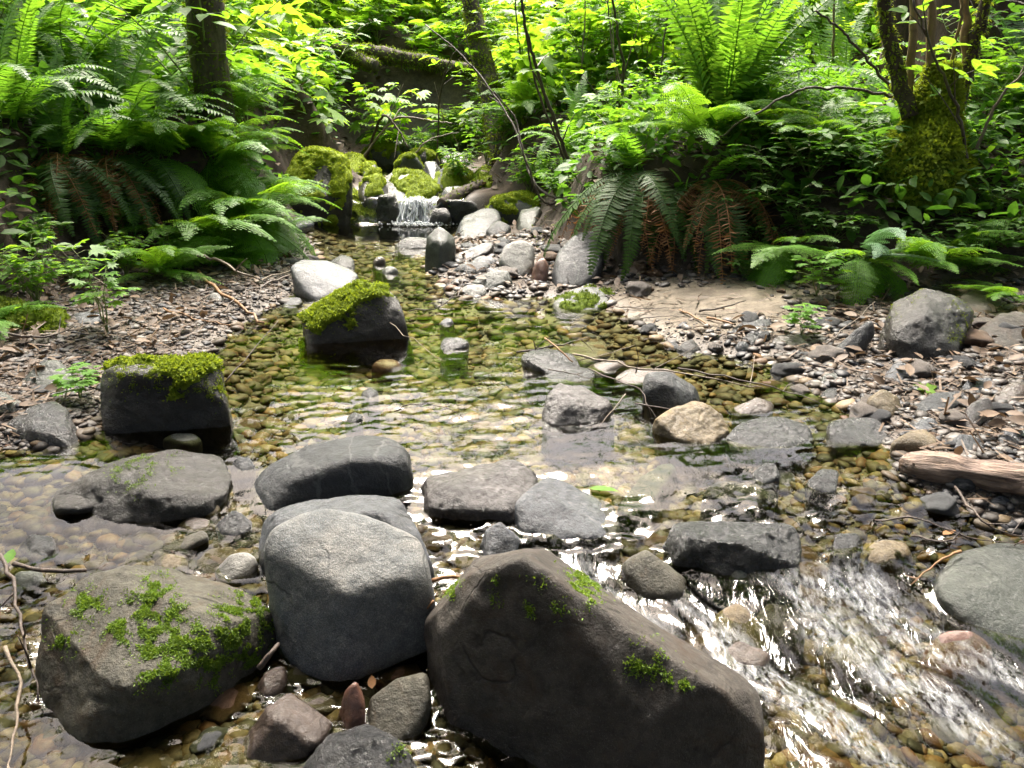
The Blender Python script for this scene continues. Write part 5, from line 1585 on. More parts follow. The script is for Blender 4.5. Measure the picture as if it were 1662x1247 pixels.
def plant(name, label, kind, px, py, h, Y=None, cat='shrub', group=None, turn=None, wide=1.0):
    NPL[0] += 1
    rg = np.random.default_rng(1200 + NPL[0])
    if Y is None:
        b = onG(px, py, False)
    else:
        q = onY(px, py, Y)
        b = np.array([q[0], Y, gz1(q[0], Y)])
    e = tag(link(name, None, None, b), label, cat, group)
    st, fo = PLANT[kind][NPL[0] % len(PLANT[kind])]
    for nm, me in (('stem', st), ('foliage', fo)):
        o = link(nm, me, e)
        o.scale = (h * wide, h * wide, h)
    e.rotation_euler = (0, 0, rg.uniform(0, 6.28) if turn is None else turn)
    return e


# near plants
plant('seedling', 'leafy green seedling standing on the gravel behind the square mossy boulder', 'seedling', 185, 600, .36, Y=2.55, cat='seedling')
plant('seedling', 'small leafy tuft at the side of the square mossy boulder', 'seedling', 135, 668, .11, Y=2.0, cat='seedling', wide=2)
plant('seedling', 'light green seedling with round leaves beside the drooping fern tip', 'seedling', 1325, 480, .2, Y=2.95, cat='seedling', wide=1.6)
plant('seedling', 'yellow green seedling at the damp edge of the soil bank', 'seedling', 1300, 545, .14, Y=2.55, cat='seedling', wide=1.6)
plant('elder_shrub', 'elder shrub with long pinnate leaves reaching over the pool from the bank', 'elder', 335, 210, .95, Y=4.4, wide=1.15, turn=.4)
plant('elder_shrub', 'elder shrub drooping bright leaflets before the fallen log', 'elder', 400, 190, .85, Y=5.2, wide=1.0, turn=2.2)
plant('devils_club', 'tall stalk with broad lobed leaves standing before the dark hollow', 'maple', 625, 205, .85, Y=7.0, wide=.6)
plant('devils_club', 'broad lobed leaves spreading flat over the far stream stones', 'maple', 735, 190, .6, Y=7.4, wide=1.1)
# the shade plants between the flat shining fern and the stump
for i, (px, Y, h, lab) in enumerate([
        (1195, 3.75, .2, 'low shade herb under the wide flat lady fern'), (1255, 3.95, .3, 'shade herb with pale pointed leaves beside the cane thicket'),
        (1300, 4.2, .3, 'shade herb with large leaves before the shaded sword fern'), (1375, 3.6, .24, 'shade herb at the moss skirt of the stump'),
        (1245, 3.4, .16, 'little herb among the rusty fronds'), (1320, 3.3, .16, 'little herb at the top of the sandbar slope'),
        (1560, 3.5, .26, 'shade herb behind the foot of the stump'), (1620, 3.2, .22, 'shade herb at the outer end of the soil bank'),
        (1440, 3.05, .13, 'little herb right under the silvery bowing frond'), (1215, 4.4, .4, 'taller shade herb by the dry cane')]):
    plant('herb', lab, 'shade_herb', px, 330, h, Y=Y, cat='plant')
for i, (px, Y, h, lab) in enumerate([
        (440, 5.6, .35, 'bright herb above the big overhanging mossy boulder'), (540, 7.4, .4, 'bright herb where the mossy rocks meet the far bank'),
        (745, 6.0, .35, 'bright herb beside the grey rock with the mossy side'), (790, 6.4, .45, 'bright herb at the foot of the leaning mossy trunk'),
        (860, 5.3, .4, 'bright herb behind the moss hummock'), (900, 4.7, .3, 'bright herb at the root of the bare shrub'),
        (980, 4.6, .35, 'bright herb behind the hanging dark fronds'), (1050, 4.9, .4, 'bright herb at the edge of the huge sword fern'),
        (820, 5.9, .4, 'bright herb by the arching lady fern'), (700, 7.2, .4, 'bright herb among stones under the hollow'),
        (20, 2.75, .3, 'bright herb in the corner of the fern bank'), (180, 3.25, .22, 'bright herb among brown dead fronds'),
        (440, 4.5, .3, 'bright herb between lady ferns at the pool'), (270, 3.5, .25, 'bright herb on the bank beneath the elder shrub')]):
    plant('herb', lab, 'herb', px, 300, h, Y=Y, cat='plant')
for px, py, h, lab in [
        (1180, 405, .17, 'leafy herb between two rusty drooping ferns'), (1228, 372, .22, 'leafy herb in the shade over the sandbar corner'), (1292, 372, .24, 'leafy herb in front of the shaded lady fern'),
        (1345, 405, .2, 'leafy herb just behind the silvery bowing frond'), (1240, 325, .28, 'leafy herb under the shining fern tips'), (1312, 300, .3, 'leafy herb before the cane thicket roots'),
        (1372, 445, .14, 'leafy herb above the leaning thin slab'), (1395, 300, .26, 'leafy herb touching the moss of the stump'), (1210, 455, .12, 'leafy herb at the very corner of the sandbar'),
        (1600, 420, .2, 'leafy herb behind the grey rounded bank boulder'), (1540, 430, .16, 'leafy herb between the stump and the bank boulders'), (1000, 300, .22, 'leafy herb on the crest over the dark blue boulder'),
        (905, 330, .2, 'leafy herb by the square grey green rock'), (220, 380, .2, 'leafy herb among fronds on the brown bank face'), (60, 420, .18, 'leafy herb low on the shaded bank face'), (130, 470, .14, 'leafy herb where the bank meets the gravel')]:
    plant('herb', lab, 'herb' if px < 1000 else 'shade_herb', px, py, h, cat='plant', wide=1.3)
# the thicket behind: many bushes, told apart by where they stand
rgb = np.random.default_rng(77)
LM = {450: 'above the fallen log', 600: 'over the dark hollow', 760: 'near the leaning mossy trunk', 900: 'behind the bare shrub', 1050: 'behind the huge sword fern'}
TH = [
    ('salmonberry', 310, 5.7, 1.0, 'salmonberry bush crowding the pool bank below the fallen log'), ('salmonberry', 520, 7.0, .9, 'salmonberry bush whose leaves hide the near end of the fallen log'),
    ('maple', 600, 8.7, .8, 'broad leaved maple shoot on top of the dark hollow'), ('maple', 690, 9.2, .9, 'broad leaved maple shoot beyond the middle of the fallen log'),
    ('salmonberry', 780, 9.0, .9, 'salmonberry bush behind the top of the leaning mossy trunk'), ('maple', 840, 6.7, .75, 'maple shoot with glowing leaves between leaning trunk and bare shrub'),
    ('maple', 890, 7.6, .9, 'maple shoot with glowing leaves straight behind the bare shrub'), ('salmonberry', 950, 6.0, .75, 'salmonberry bush just behind the bare shrub stems'),
    ('maple', 980, 7.2, .9, 'maple shoot beside the huge sword fern tips'), ('salmonberry', 1040, 5.9, .8, 'salmonberry bush filling the gap before the huge sword fern'),
    ('salmonberry', 1060, 8.0, 1.1, 'tall salmonberry bush far behind the huge sword fern'), ('maple', 1120, 7.0, 1.0, 'maple shoot rising behind the dry cane'),
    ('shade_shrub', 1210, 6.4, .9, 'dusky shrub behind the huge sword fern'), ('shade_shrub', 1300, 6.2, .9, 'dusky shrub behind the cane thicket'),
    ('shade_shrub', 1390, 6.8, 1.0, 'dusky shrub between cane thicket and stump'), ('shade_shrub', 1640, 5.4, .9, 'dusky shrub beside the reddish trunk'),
    ('salmonberry', 1600, 3.9, .62, 'salmonberry bush with thin leaning stems beside the stump'), ('shade_shrub', 1700, 4.0, .8, 'dusky shrub leaning in past the soil bank'),
    ('salmonberry', 380, 6.8, 1.1, 'salmonberry bush beside the mossy trunk'), ('salmonberry', 280, 6.2, 1.0, 'salmonberry bush in the light behind the arching sword fern'),
    ('elder', 420, 8.0, 1.2, 'elder bush high behind the mossy trunk'), ('salmonberry', 190, 5.4, .9, 'salmonberry bush behind the tall sword fern'),
    ('shade_shrub', 60, 4.6, .8, 'dusky shrub at the foot of the dark trunk'), ('salmonberry', -20, 4.0, .8, 'salmonberry bush at the outer corner of the fern bank'),
    ('salmonberry', 650, 10.3, 1.2, 'salmonberry bush on the crest behind the maple shoots'), ('maple', 760, 10.6, 1.1, 'maple shoot on the crest past the leaning trunk'),
    ('salmonberry', 880, 9.6, 1.2, 'salmonberry bush on the crest behind the glowing maple shoots'), ('maple', 560, 10.0, 1.2, 'maple shoot on the crest above the fallen log'),
    ('salmonberry', 480, 9.4, 1.3, 'salmonberry bush on the crest past the mossy trunk'), ('salmonberry', 1000, 10.0, 1.3, 'salmonberry bush on the crest beside the tall salmonberry'),
    ('maple', 330, 8.8, 1.3, 'maple shoot on the crest behind the elder bush'), ('shade_shrub', 150, 7.6, 1.2, 'dusky shrub on the crest behind the tall sword fern'),
    ('salmonberry', 440, 6.9, .5, 'low salmonberry bush right behind the big overhanging boulder'), ('salmonberry', 800, 7.6, .6, 'low salmonberry bush by the far herb clump'),
    ('maple', 540, 8.0, .5, 'small maple shoot over the near end of the fallen log'), ('maple', 620, 8.3, .55, 'small maple shoot over the dark hollow'), ('maple', 700, 8.2, .5, 'small maple shoot over the middle of the fallen log'),
    ('salmonberry', 770, 8.3, .6, 'small salmonberry bush at the far end of the fallen log'), ('salmonberry', 1150, 9.4, 1.3, 'salmonberry bush on the crest above the dry cane'), ('shade_shrub', 1480, 7.2, 1.1, 'dusky shrub far behind the stump'),
]
for kind, px, Y, h, lab in TH:
    nm = {'salmonberry': 'salmonberry_bush', 'maple': 'maple_shoot', 'elder': 'elder_bush', 'shade_shrub': 'shrub'}[kind]
    plant(nm, lab, kind, px, 200, h, Y=Y, cat='shrub', wide=1.05)


# ------------------------------------------------------------------ trees, stems, logs
def trunk(name, label, pts, radii, mat, moss=0, matm='darkmoss', crown=None, cat='tree', seed=1, seg=16, flare=0.0):
    """pts are world points from the root up"""
    rg = np.random.default_rng(2000 + seed)
    P = smooth_line(pts, 14)
    R = np.interp(np.linspace(0, 1, len(P)), np.linspace(0, 1, len(radii)), radii)
    V, Fc = tube(P, R, seg)
    k = len(V)
    ctr = np.repeat(P, seg, 0)
    f = 1 + 0.22 * fbm(V * 6 + seed, 3) + 0.1 * fbm(V * np.array([30, 30, 6]), 2)
    V = ctr + (V - ctr) * f[:, None]
    org = P[0].copy()
    e = tag(link(name, None, None, org), label, cat)
    m = MB()
    m.add(V - org, Fc)
    link('trunk', m.mesh('trunk', M[mat], True), e)
    if moss:
        i = rg.integers(0, k - seg, moss)
        j = i + seg
        t = rg.uniform(0, 1, moss)[:, None]
        i2 = i - i % seg + (i + 1) % seg
        t2 = rg.uniform(0, 1, moss)[:, None]
        O = (V[i] * (1 - t) + V[j] * t) * (1 - t2) + (V[i2] * (1 - t) + V[i2 + seg] * t) * t2
        nr = O - (ctr[i] * (1 - t) + ctr[j] * t)
        nr /= np.linalg.norm(nr, axis=1)[:, None] + 1e-9
        keep = (0.3 + fbm(O * 7 + seed, 2)) > rg.uniform(-.5, .5, moss)
        O, nr = O[keep], nr[keep]
        n = len(O)
        d = nr + rg.normal(0, .6, (n, 3)) + np.array([0, 0, -.25])
        L = rg.uniform(.012, .035, n)
        A = rot_axes(d, nr) * np.stack([L * .4, L, L], 1)[:, None, :]
        mm = MB()
        mm.scatter([(-.1, 0, 0), (.1, 0, 0), (.5, .45, .1), (0, 1, -.1), (-.5, .45, .1)], [(0, 1, 2, 4), (4, 2, 3)], A, O - org, np.clip(rg.normal(.5, .22, n), 0, 1))
        tag(link('moss', mm.mesh('moss', M[matm]), e), kind='stuff')
    if crown:
        z0, z1, r, n = crown
        c = P[-1] - org
        u = rg.normal(size=(n, 3))
        u /= np.linalg.norm(u, axis=1)[:, None]
        rr = rg.uniform(.35, 1, n) ** .6
        O = c + u * rr[:, None] * np.array([r, r, (z1 - z0) / 2])
        O[:, 2] += (z0 + z1) / 2 - P[-1][2]
        keep = fbm(O * 1.1 + seed, 2) > -.12
        O = O[keep]
        mm = MB()
        leaves(mm, rg, (O, rg.normal(size=O.shape)), .3, 'single')
        link('crown', mm.mesh('crown', M['leaf']), e)
    return e


def up(px, py, Y, top, lean=(0, 0), sink=.1):
    q = onY(px, py, Y)
    z = gz1(q[0], Y)
    a = np.array([q[0], Y, z - sink])
    return [a, a + np.array([lean[0] * .3, lean[1] * .3, (top - z) * .35]), a + np.array([lean[0] * .65, lean[1] * .65, (top - z) * .7]), np.array([q[0] + lean[0], Y + lean[1], top])]


trunk('mossy_tree', 'mossy tree trunk standing behind the arching sword fern', up(352, 215, 4.35, 8.2, (.15, .1)), (.10, .075, .068, .065, .06), 'bark', 13000, 'darkmoss', (7.4, 9.6, 1.3, 700), seed=1)
trunk('dark_tree', 'thick dark tree trunk in deep shade at the outer top of the fern bank', up(45, 90, 6.0, 9.2, (-.2, .2)), (.27, .22, .2, .18), 'bark', 5000, 'darkmoss', (8.2, 10.8, 1.8, 1000), seed=2)
trunk('dark_tree', 'massive reddish dark tree trunk behind the mossy stump', up(1565, 190, 4.9, 9.2, (.1, .2)), (.34, .26, .23, .2), 'redbark', 800, 'darkmoss', (8.2, 11, 1.8, 1000), seed=3, seg=22)
trunk('dark_tree', 'dark slim tree trunk at the near side of the reddish one', up(1450, 200, 5.2, 8.6, (-.05, .2)), (.13, .1, .09, .08), 'redbark', 600, 'darkmoss', (7.8, 9.8, 1.2, 600), seed=4)
q0 = onY(818, 270, 6.0)
trunk('leaning_tree', 'leaning slender mossy trunk above the moss hummock', [np.array([q0[0], 6.0, gz1(q0[0], 6.0) - .05]), onY(800, 170, 6.3), onY(775, 60, 6.6), onY(745, -90, 6.9)], (.09, .08, .07, .06), 'bark', 5200, 'moss', (2.4, 3.4, .6, 120), seed=5)
# the mossy stump with its shoots
sb = onY(1470, 350, 3.45)
sb[2] = gz1(sb[0], 3.45)


def stump():
    e = trunk('vine_maple', 'vine maple rising in several stems from a moss covered stump', [sb + [0.02, 0, -.05], sb + [.03, .0, .12], sb + [.06, .02, .28], sb + [.06, .03, .5]], (.25, .20, .135, .08, .05), 'darkmoss', 22000, 'moss', None, seed=6, seg=28)
    org = np.array(e.location)
    rg = np.random.default_rng(5)
    stems = [([(1478, 190), (1455, 110), (1438, 20), (1430, -120)], .035, 'bark', 1), ([(1500, 170), (1512, 80), (1510, -120)], .022, 'cane', 0), ([(1475, 150), (1482, 60), (1480, -120)], .02, 'cane', 0),
             ([(1530, 250), (1560, 150), (1585, 60), (1620, -100)], .032, 'bark', 1), ([(1545, 240), (1562, 130), (1568, 20), (1575, -120)], .022, 'cane', 0), ([(1465, 165), (1400, 145), (1310, 145), (1250, 170), (1165, 225)], .007, 'twig', 0),
             ([(1460, 160), (1410, 100), (1365, 50), (1325, 20)], .007, 'twig', 0), ([(1450, 215), (1425, 280), (1405, 345)], .012, 'bark', 1)]
    for i, (pp, r, mt, ms) in enumerate(stems):
        L = smooth_line([onY(px, py, 3.45 + .02 * i) for px, py in pp], 8) - org
        L += rg.normal(0, .004, L.shape)
        V, Fc = tube(L, np.linspace(r, r * .6, len(L)), 8)
        m = MB()
        m.add(V, Fc)
        s = link('stem', m.mesh('stem', M[mt], True), e)
        if ms:
            n = 1500
            k = rg.integers(0, len(L) - 1, n)
            O = L[k] + (L[k + 1] - L[k]) * rg.uniform(0, 1, (n, 1))
            d = rg.normal(size=(n, 3))
            d /= np.linalg.norm(d, axis=1)[:, None]
            O = O + d * r * .75
            ln = rg.uniform(.01, .03, n)
            A = rot_axes(d + [0, 0, -.3]) * np.stack([ln * .4, ln, ln], 1)[:, None, :]
            mm = MB()
            mm.scatter([(-.1, 0, 0), (.1, 0, 0), (.5, .45, .1), (0, 1, -.1), (-.5, .45, .1)], [(0, 1, 2, 4), (4, 2, 3)], A, O, np.clip(rg.normal(.5, .22, n), 0, 1))
            tag(link('moss', mm.mesh('moss', M['moss']), s), kind='stuff')
    mm = MB()
    O = np.concatenate([rg.normal(size=(160, 3)) * [.7, .5, .35] + [.05, .2, 1.7 - 0]])
    leaves(mm, rg, (O, rg.normal(size=O.shape)), .11, 'palmate')
    link('foliage', mm.mesh('foliage', M['darkleaf']), e)


stump()
# fallen logs across the head of the ravine
def log(label, a, b, r, moss, seed, name='fallen_log'):
    trunk(name, label, [a, a + (b - a) * .35 + [0, 0, .02], a + (b - a) * .7, b], (r, r * .95, r * .85, r * .75), 'bark', moss, 'darkmoss', None, 'log', seed)


log('mossy fallen log lying across the ravine above the dark hollow', onY(500, 75, 7.4), onY(840, 125, 7.6), .065, 4000, 11)
log('second fallen log sloping down to the mossy fallen one', onY(400, 20, 8.0), onY(610, 108, 7.3), .07, 3500, 12)
log('dark wet plank like log jammed beside the falls', onY(718, 335, 5.35), onY(820, 285, 6.0), .05, 500, 13)
log('rotten log half buried on the soil bank behind the stump', onY(1575, 290, 3.9), onY(1720, 350, 3.5), .05, 800, 14)


def cane(label, pp, r, mat, leafy=0, name='sapling', twigs=0, cat='sapling'):
    NST[0] += 1
    rg = np.random.default_rng(3100 + NST[0])
    p0 = pp[0]
    W3 = [onY(p[0], p[1], p[2]) for p in pp]
    g = gz1(W3[0][0], W3[0][1])
    W3[0][2] = min(W3[0][2], g)
    L = smooth_line(W3, 9)
    org = L[0].copy()
    L = L - org + rg.normal(0, .003, L.shape)
    V, Fc = tube(L, np.linspace(r, r * .45, len(L)) * rg.uniform(.92, 1.08, len(L)), 7)
    m = MB()
    m.add(V, Fc)
    o = tag(link(name, m.mesh(name, M[mat], True), None, org), label, cat)
    ends = []
    for k in range(twigs):
        i = int(rg.integers(len(L) // 4, len(L) - 2))
        d = L[i + 1] - L[i - 1]
        d = d / np.linalg.norm(d) + rg.normal(0, .6, 3)
        d /= np.linalg.norm(d)
        l = rg.uniform(.12, .4)
        V2, F2 = tube(smooth_line([L[i], L[i] + d * l * .5 + [0, 0, .01], L[i] + d * l], 4), np.linspace(r * .4, r * .12, 9), 5)
        m2 = MB()
        m2.add(V2, F2)
        link('twig', m2.mesh('twig', M[mat], True), o)
        ends.append((L[i] + d * l, d))
        ends.append((L[i] + d * l * .6, d + rg.normal(0, .6, 3)))
    if leafy and ends:
        mm = MB()
        leaves(mm, rg, (np.array([e[0] for e in ends]), np.array([e[1] for e in ends])), .09, 'three')
        link('foliage', mm.mesh('foliage', M['leaf']), o)
    return o


cane('tallest dark bare stem of the shrub beside the moss hummock', [(938, 305, 4.55), (915, 240, 4.55), (880, 140, 4.5), (855, 50, 4.4), (835, -60, 4.3)], .013, 'twig', 1, twigs=4)
cane('thin dark stem crossing the tallest bare one', [(936, 308, 4.6), (905, 230, 4.6), (865, 120, 4.55), (850, 20, 4.5), (842, -60, 4.5)], .008, 'twig', 1, twigs=3)
cane('dark kinked stem rising to the huge sword fern', [(972, 280, 4.65), (1000, 205, 4.65), (1012, 120, 4.6), (1000, 40, 4.55), (985, -60, 4.5)], .012, 'twig', 1, twigs=4)
cane('straight pale thin stem next to the kinked dark one', [(1042, 250, 4.8), (1010, 150, 4.8), (990, 40, 4.8), (985, -60, 4.8)], .007, 'paletwig', twigs=2)
cane('slanting bare stem that leans over the falls stones', [(940, 335, 4.4), (870, 300, 4.7), (830, 200, 5.0), (760, 100, 5.3), (690, 40, 5.5)], .009, 'twig', twigs=4)
cane('stem that bends low over the moss hummock', [(925, 325, 4.5), (880, 325, 4.55), (850, 250, 4.6), (835, 190, 4.7), (800, 150, 4.7)], .008, 'twig', twigs=2)
cane('stout brown dry cane standing upright in the huge sword fern', [(1148, 255, 4.35), (1147, 160, 4.35), (1143, 60, 4.35), (1140, -60, 4.35)], .018, 'cane', name='dry_cane', cat='cane')
cane('thin dry cane in the gap before the dusky shrubs', [(1354, 190, 4.9), (1352, 100, 4.9), (1356, -40, 4.9)], .011, 'cane', name='dry_cane', cat='cane')
cane('pale thin upright stem in the glowing maple shoots', [(948, 235, 5.6), (944, 120, 5.6), (950, 20, 5.6), (946, -60, 5.6)], .007, 'paletwig', 1, twigs=3)
cane('brown thin upright stem at the near edge of the huge sword fern', [(1078, 235, 4.9), (1072, 120, 4.9), (1084, 10, 4.9), (1080, -60, 4.9)], .007, 'twig', 1, twigs=3)
cane('grey upright stem between the leaning mossy trunk and the bare shrub', [(842, 240, 6.0), (846, 120, 6.0), (838, 20, 6.0), (840, -60, 6.0)], .008, 'twig', 1, twigs=3)
cane('thin stem bending over the far herb clump', [(705, 215, 6.6), (716, 150, 6.5), (735, 90, 6.4), (775, 40, 6.3)], .007, 'twig', 1, twigs=4)
cane('crooked thin stem before the cane thicket', [(1262, 250, 4.4), (1250, 150, 4.4), (1275, 60, 4.4), (1262, -50, 4.4)], .006, 'twig', 1, twigs=3)
cane('low bare branch arching from the huge fern to the kinked stem', [(1150, 250, 4.2), (1080, 232, 4.2), (1020, 222, 4.2), (970, 212, 4.3)], .008, 'twig', twigs=1)
cane('thin leafy stem leaning outward beside the stump', [(1575, 330, 3.3), (1560, 200, 3.3), (1520, 100, 3.25), (1480, 0, 3.2)], .008, 'twig', 1, twigs=5)
cane('slanting thin stem at the outer side of the stump', [(1580, 225, 3.4), (1620, 165, 3.35), (1690, 90, 3.3)], .008, 'paletwig', 1, twigs=3)
cane('reddish hooked stem in front of the reddish trunk', [(1545, 250, 3.6), (1545, 110, 3.55), (1560, 20, 3.5), (1565, -60, 3.5)], .010, 'cane', 0, twigs=2)
cane('dark low branch running over the soil bank behind the herbs', [(1550, 210, 3.7), (1600, 240, 3.5), (1690, 300, 3.3)], .012, 'bark', twigs=3, name='branch', cat='branch')
cane('slender bare sapling far behind the bare shrub', [(905, 180, 7.5), (900, 60, 7.5), (905, -40, 7.5)], .03, 'bark', name='sapling', cat='sapling', twigs=3)
cane('dead white branch lying across the mouth of the dark hollow', [(575, 203, 6.7), (640, 195, 6.7), (700, 197, 6.7), (735, 200, 6.7)], .010, 'paletwig', name='branch', cat='branch', twigs=4)
cane('bowed root springing from the dark hollow to the mossy rocks', [(585, 190, 6.9), (620, 190, 6.6), (645, 210, 6.5), (662, 240, 6.4)], .013, 'bark', name='root', cat='root', twigs=1)
cane('fallen twig bridging the mossy rocks below the hollow', [(640, 235, 6.3), (690, 232, 6.3), (745, 215, 6.4)], .007, 'paletwig', name='branch', cat='branch', twigs=2)


def waterfall():
    rg = np.random.default_rng(41)
    m = MB()
    for k in range(120):
        x0 = rg.choice([-.69, -.63], p=[.4, .6]) + rg.normal(0, .022)
        y0 = 5.46 + rg.normal(0, .035)
        ta = rg.uniform(0, .45)
        t = np.linspace(ta, rg.uniform(ta + .25, 1.0), 8)
        step = rg.uniform(.4, .6)
        zz = .155 - .155 * (t ** 1.7) - .016 * np.sin(6.28 * (t + step)) + .02 * (rg.uniform() - .5)
        P = np.stack([x0 + .05 * t * rg.normal(0, 1) + rg.normal(0, .004, 8), y0 - .17 * t * rg.uniform(.8, 1.2), zz], 1)
        V, Fc = tube(P, np.linspace(.002, .006, 8) * rg.uniform(.3, 1.5), 4)
        m.add(V, Fc)
    k = 420
    O = np.stack([rg.normal(-.62, .09, k), 5.25 + rg.normal(0, .035, k), .006 + np.abs(rg.normal(0, .010, k))], 1)
    S, Fc, E = ico(1)
    A = np.tile(np.eye(3), (k, 1, 1)) * (rg.uniform(.003, .009, k))[:, None, None]
    m.scatter(S, [tuple(f) for f in Fc], A, O, np.full(k, .5))
    n = NT('white_water')
    p = n.n('BsdfPrincipled', i_Roughness=.25)
    p.inputs['Base Color'].default_value = (.62, .66, .7, 1)
    p.inputs['Transmission Weight'].default_value = .45
    n.l(p.outputs[0], n.out.inputs[0])
    tag(link('waterfall', m.mesh('waterfall', n.m, True)), 'little white cascade dropping into the pool between black rocks', 'waterfall', kind='structure')


waterfall()


# ------------------------------------------------------------------ single leaves, floating or lying
def one_leaf(label, px, py, size, mat, yaw, kind='palm', lift=.01):
    p = onG(px, py, True, lift)
    m = MB()
    T, Fc = (PALM_T, PALM_F) if kind == 'palm' else (LEAF_T, LEAF_F)
    T = np.array(T) * size
    T[:, 2] *= .5
    m.add(T, Fc, .7)
    o = tag(link('leaf', m.mesh('leaf', M[mat]), None, p), label, 'leaf')
    o.rotation_euler = (RAD(8), RAD(-6), RAD(yaw))


one_leaf('yellow green fallen leaf lying on the gravel beside the dark oval stone', 1515, 632, .05, 'maple', 60)
one_leaf('bright green leaf lying wet against the blue grey slab', 955, 792, .07, 'lady', -115, 'ovate', .006)
one_leaf('rusty brown leaf caught in the twigs by the golden stone', 1530, 868, .035, 'dead', -70, 'ovate', .02)
one_leaf('pale green leaf stuck on the end of the rough brown stick', 12, 915, .05, 'lady', 20, 'ovate', .03)
one_leaf('tiny green leaf floating in the riffle below the wedge boulder', 572, 632, .035, 'lady', 80, 'ovate', .006)
one_leaf('pale dead leaf on the crest of the bank beside the big dark boulder', 1405, 482, .05, 'litter', 30, 'ovate', .03)
one_leaf('brown curled leaf on the soil below the silvery bowing frond', 1420, 445, .06, 'dead', 110, 'palm', .02)
one_leaf('dry brown leaf at the foot of the seedling on the soil bank', 1365, 500, .07, 'litter', 200, 'palm', .02)
one_leaf('small brown leaf piece between finger stone and olive stone', 604, 1118, .03, 'dead', 10, 'ovate', .02)

# ------------------------------------------------------------------ loose cover on the banks
def cover(name, label, n, seed, mat, size, cond, lift, flatness, tmpl, cat):
    rg = np.random.default_rng(seed)
    y = np.exp(rg.uniform(np.log(1.2), np.log(11.5), n))
    x = rg.uniform(-1, 1, n) * (0.4 + 0.78 * y)
    d = psd(x, y, FLAT)
    k = cond(x, y, d, rg)
    x, y = x[k], y[k]
    z = gz(x, y)
    n = len(x)
    dd = rg.normal(size=(n, 3)) * np.array([1, 1, flatness])
    s = size * rg.uniform(.5, 1.3, n) * (0.8 + .06 * y)
    m = MB()
    T, Fc = tmpl
    m.scatter(T, Fc, rot_axes(dd, np.tile([0, 0, 1.], (n, 1)) + rg.normal(0, .35, (n, 3))) * s[:, None, None], np.stack([x, y, z + rg.uniform(0, lift, n)], 1), np.clip(rg.normal(.5, .28, n), 0, 1))
    tag(link(name, m.mesh(name, M[mat])), label, cat, kind='stuff')


NEEDLE = ([(-.04, 0, 0), (.04, 0, 0), (.03, 1, 0.03), (-.03, 1, 0.03)], [(0, 1, 2, 3)])
OV = (LEAF_T, LEAF_F)
cover('leaf_litter', 'brown dead leaves scattered over the soil of both banks', 22000, 31, 'litter', .05, lambda x, y, d, rg: ((d > -.02) | ((psd(x, y, WATER) > .1) & (rg.uniform(0, 1, len(x)) < .5) & (np.exp(-(((x - 0.75) / 0.5) ** 2 + ((y - 3.0) / 0.38) ** 2)) < .45))) & (d < 3) & (rg.uniform(0, 1, len(x)) < .8), .03, .35, OV, 'litter')
cover('needle_litter', 'thin dead needles and twigs strewn along the gravel and banks', 20000, 32, 'litter', .07, lambda x, y, d, rg: (psd(x, y, WATER) > .04) & (d < 1.2) & ((x < 0) | (rg.uniform(0, 1, len(x)) < .7)), .015, .2, NEEDLE, 'litter')
cover('ground_cover', 'low green leafy cover growing over the upper banks', 42000, 33, 'lady', .06, lambda x, y, d, rg: (d > .3) & (n2(x, y, 1.7, 3, 6.) > -.45 - .1 * (y > 5)), .16, .5, OV, 'ground cover')
cover('shade_ground_cover', 'dark low leaves growing in the shade of the ferns', 52000, 34, 'darkleaf', .075, lambda x, y, d, rg: (d > .12) & (n2(x, y, 2.1, 3, 16.) > -.3), .2, .5, OV, 'ground cover')
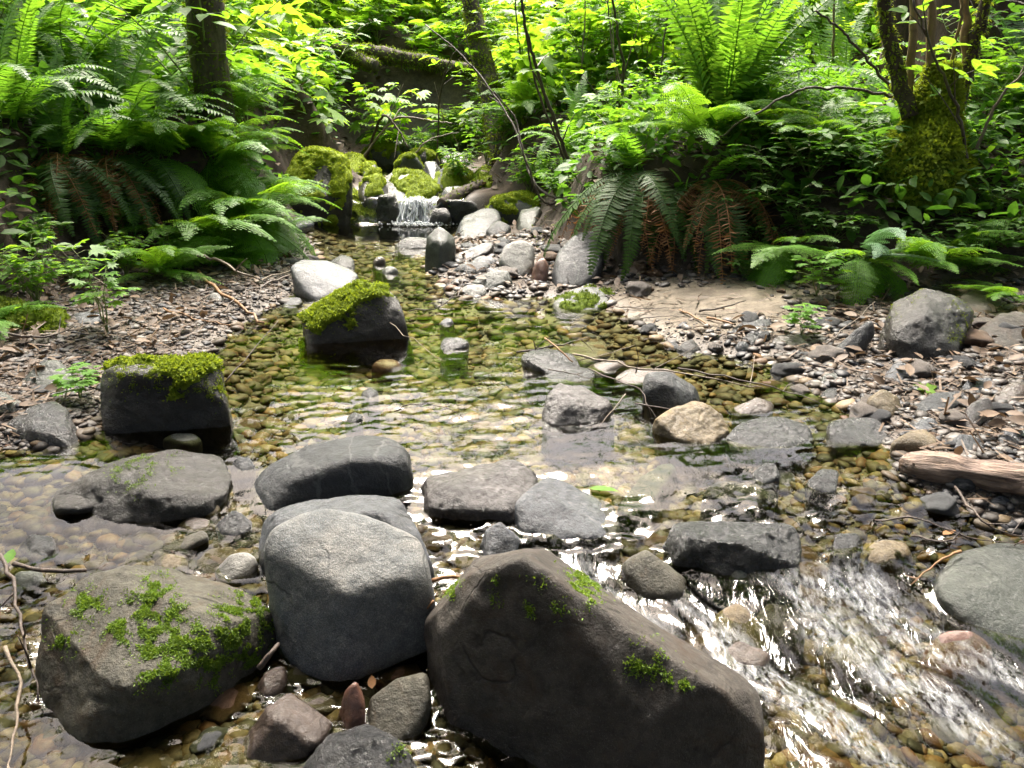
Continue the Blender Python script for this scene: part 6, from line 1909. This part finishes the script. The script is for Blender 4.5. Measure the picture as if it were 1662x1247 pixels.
cover('undergrowth', 'bright undergrowth of broad leaves on the slope beyond the falls', 17000, 36, 'maple', .12, lambda x, y, d, rg: (d > .15) & (y > 5.6) & (np.abs(x + .9) + 8 * (y > 7.8) + 8 * (y < 7) > .38), .55, .4, (PALM_T, PALM_F), 'undergrowth')
cover('bank_moss', 'moss mat on the lower soil of the fern banks', 30000, 35, 'darkmoss', .022, lambda x, y, d, rg: (d > -.02) & (d < 1.0) & (y < 6) & (n2(x, y, 2.6, 3, 26.) > .12), .01, .9, OV, 'moss')


# ------------------------------------------------------------------ the wood all around
def woods():
    rg = np.random.default_rng(88)
    m = MB()
    n = 30000
    a = rg.uniform(0, 6.283, n)
    r = rg.uniform(0, 1, n) ** .6 * 3.5
    x, y = np.sin(a), np.cos(a)
    R = 9.5 + r + 3.0 * np.maximum(y, 0)
    x, y = x * R, y * R * .95
    z0 = np.minimum(gz(x, y, False), 6)
    front = np.maximum(np.cos(a), 0)
    h = 11 - 8.4 * front ** 0.6  # ring tall behind and low ahead, shaped to block sky light
    z = z0 + rg.uniform(0, 1, n) ** .8 * h
    keep = fbm(np.stack([x, y, z], 1) * .55, 3) > -.22
    x, y, z = x[keep], y[keep], z[keep]
    O = np.stack([x, y, z], 1)
    # unseen foliage added overhead and at the sides to block sky light
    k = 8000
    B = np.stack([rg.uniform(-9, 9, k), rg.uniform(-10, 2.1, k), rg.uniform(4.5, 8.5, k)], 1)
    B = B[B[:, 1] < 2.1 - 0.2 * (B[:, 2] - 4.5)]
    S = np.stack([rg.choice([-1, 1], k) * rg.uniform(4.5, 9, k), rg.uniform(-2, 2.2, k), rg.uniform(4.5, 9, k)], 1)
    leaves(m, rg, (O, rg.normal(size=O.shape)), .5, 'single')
    tag(link('woods', m.mesh('woods', M['leaf'])), 'sunlit leafy wood around the ravine, its unseen ring added to block sky light', 'wood', kind='stuff')
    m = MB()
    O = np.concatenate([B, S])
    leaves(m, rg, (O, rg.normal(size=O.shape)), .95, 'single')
    tag(link('sky_block_foliage', m.mesh('sky_block_foliage', M['sky_block'])), 'unseen dark foliage added over the near creek and its sides to block sky light', 'foliage', kind='stuff')


woods()
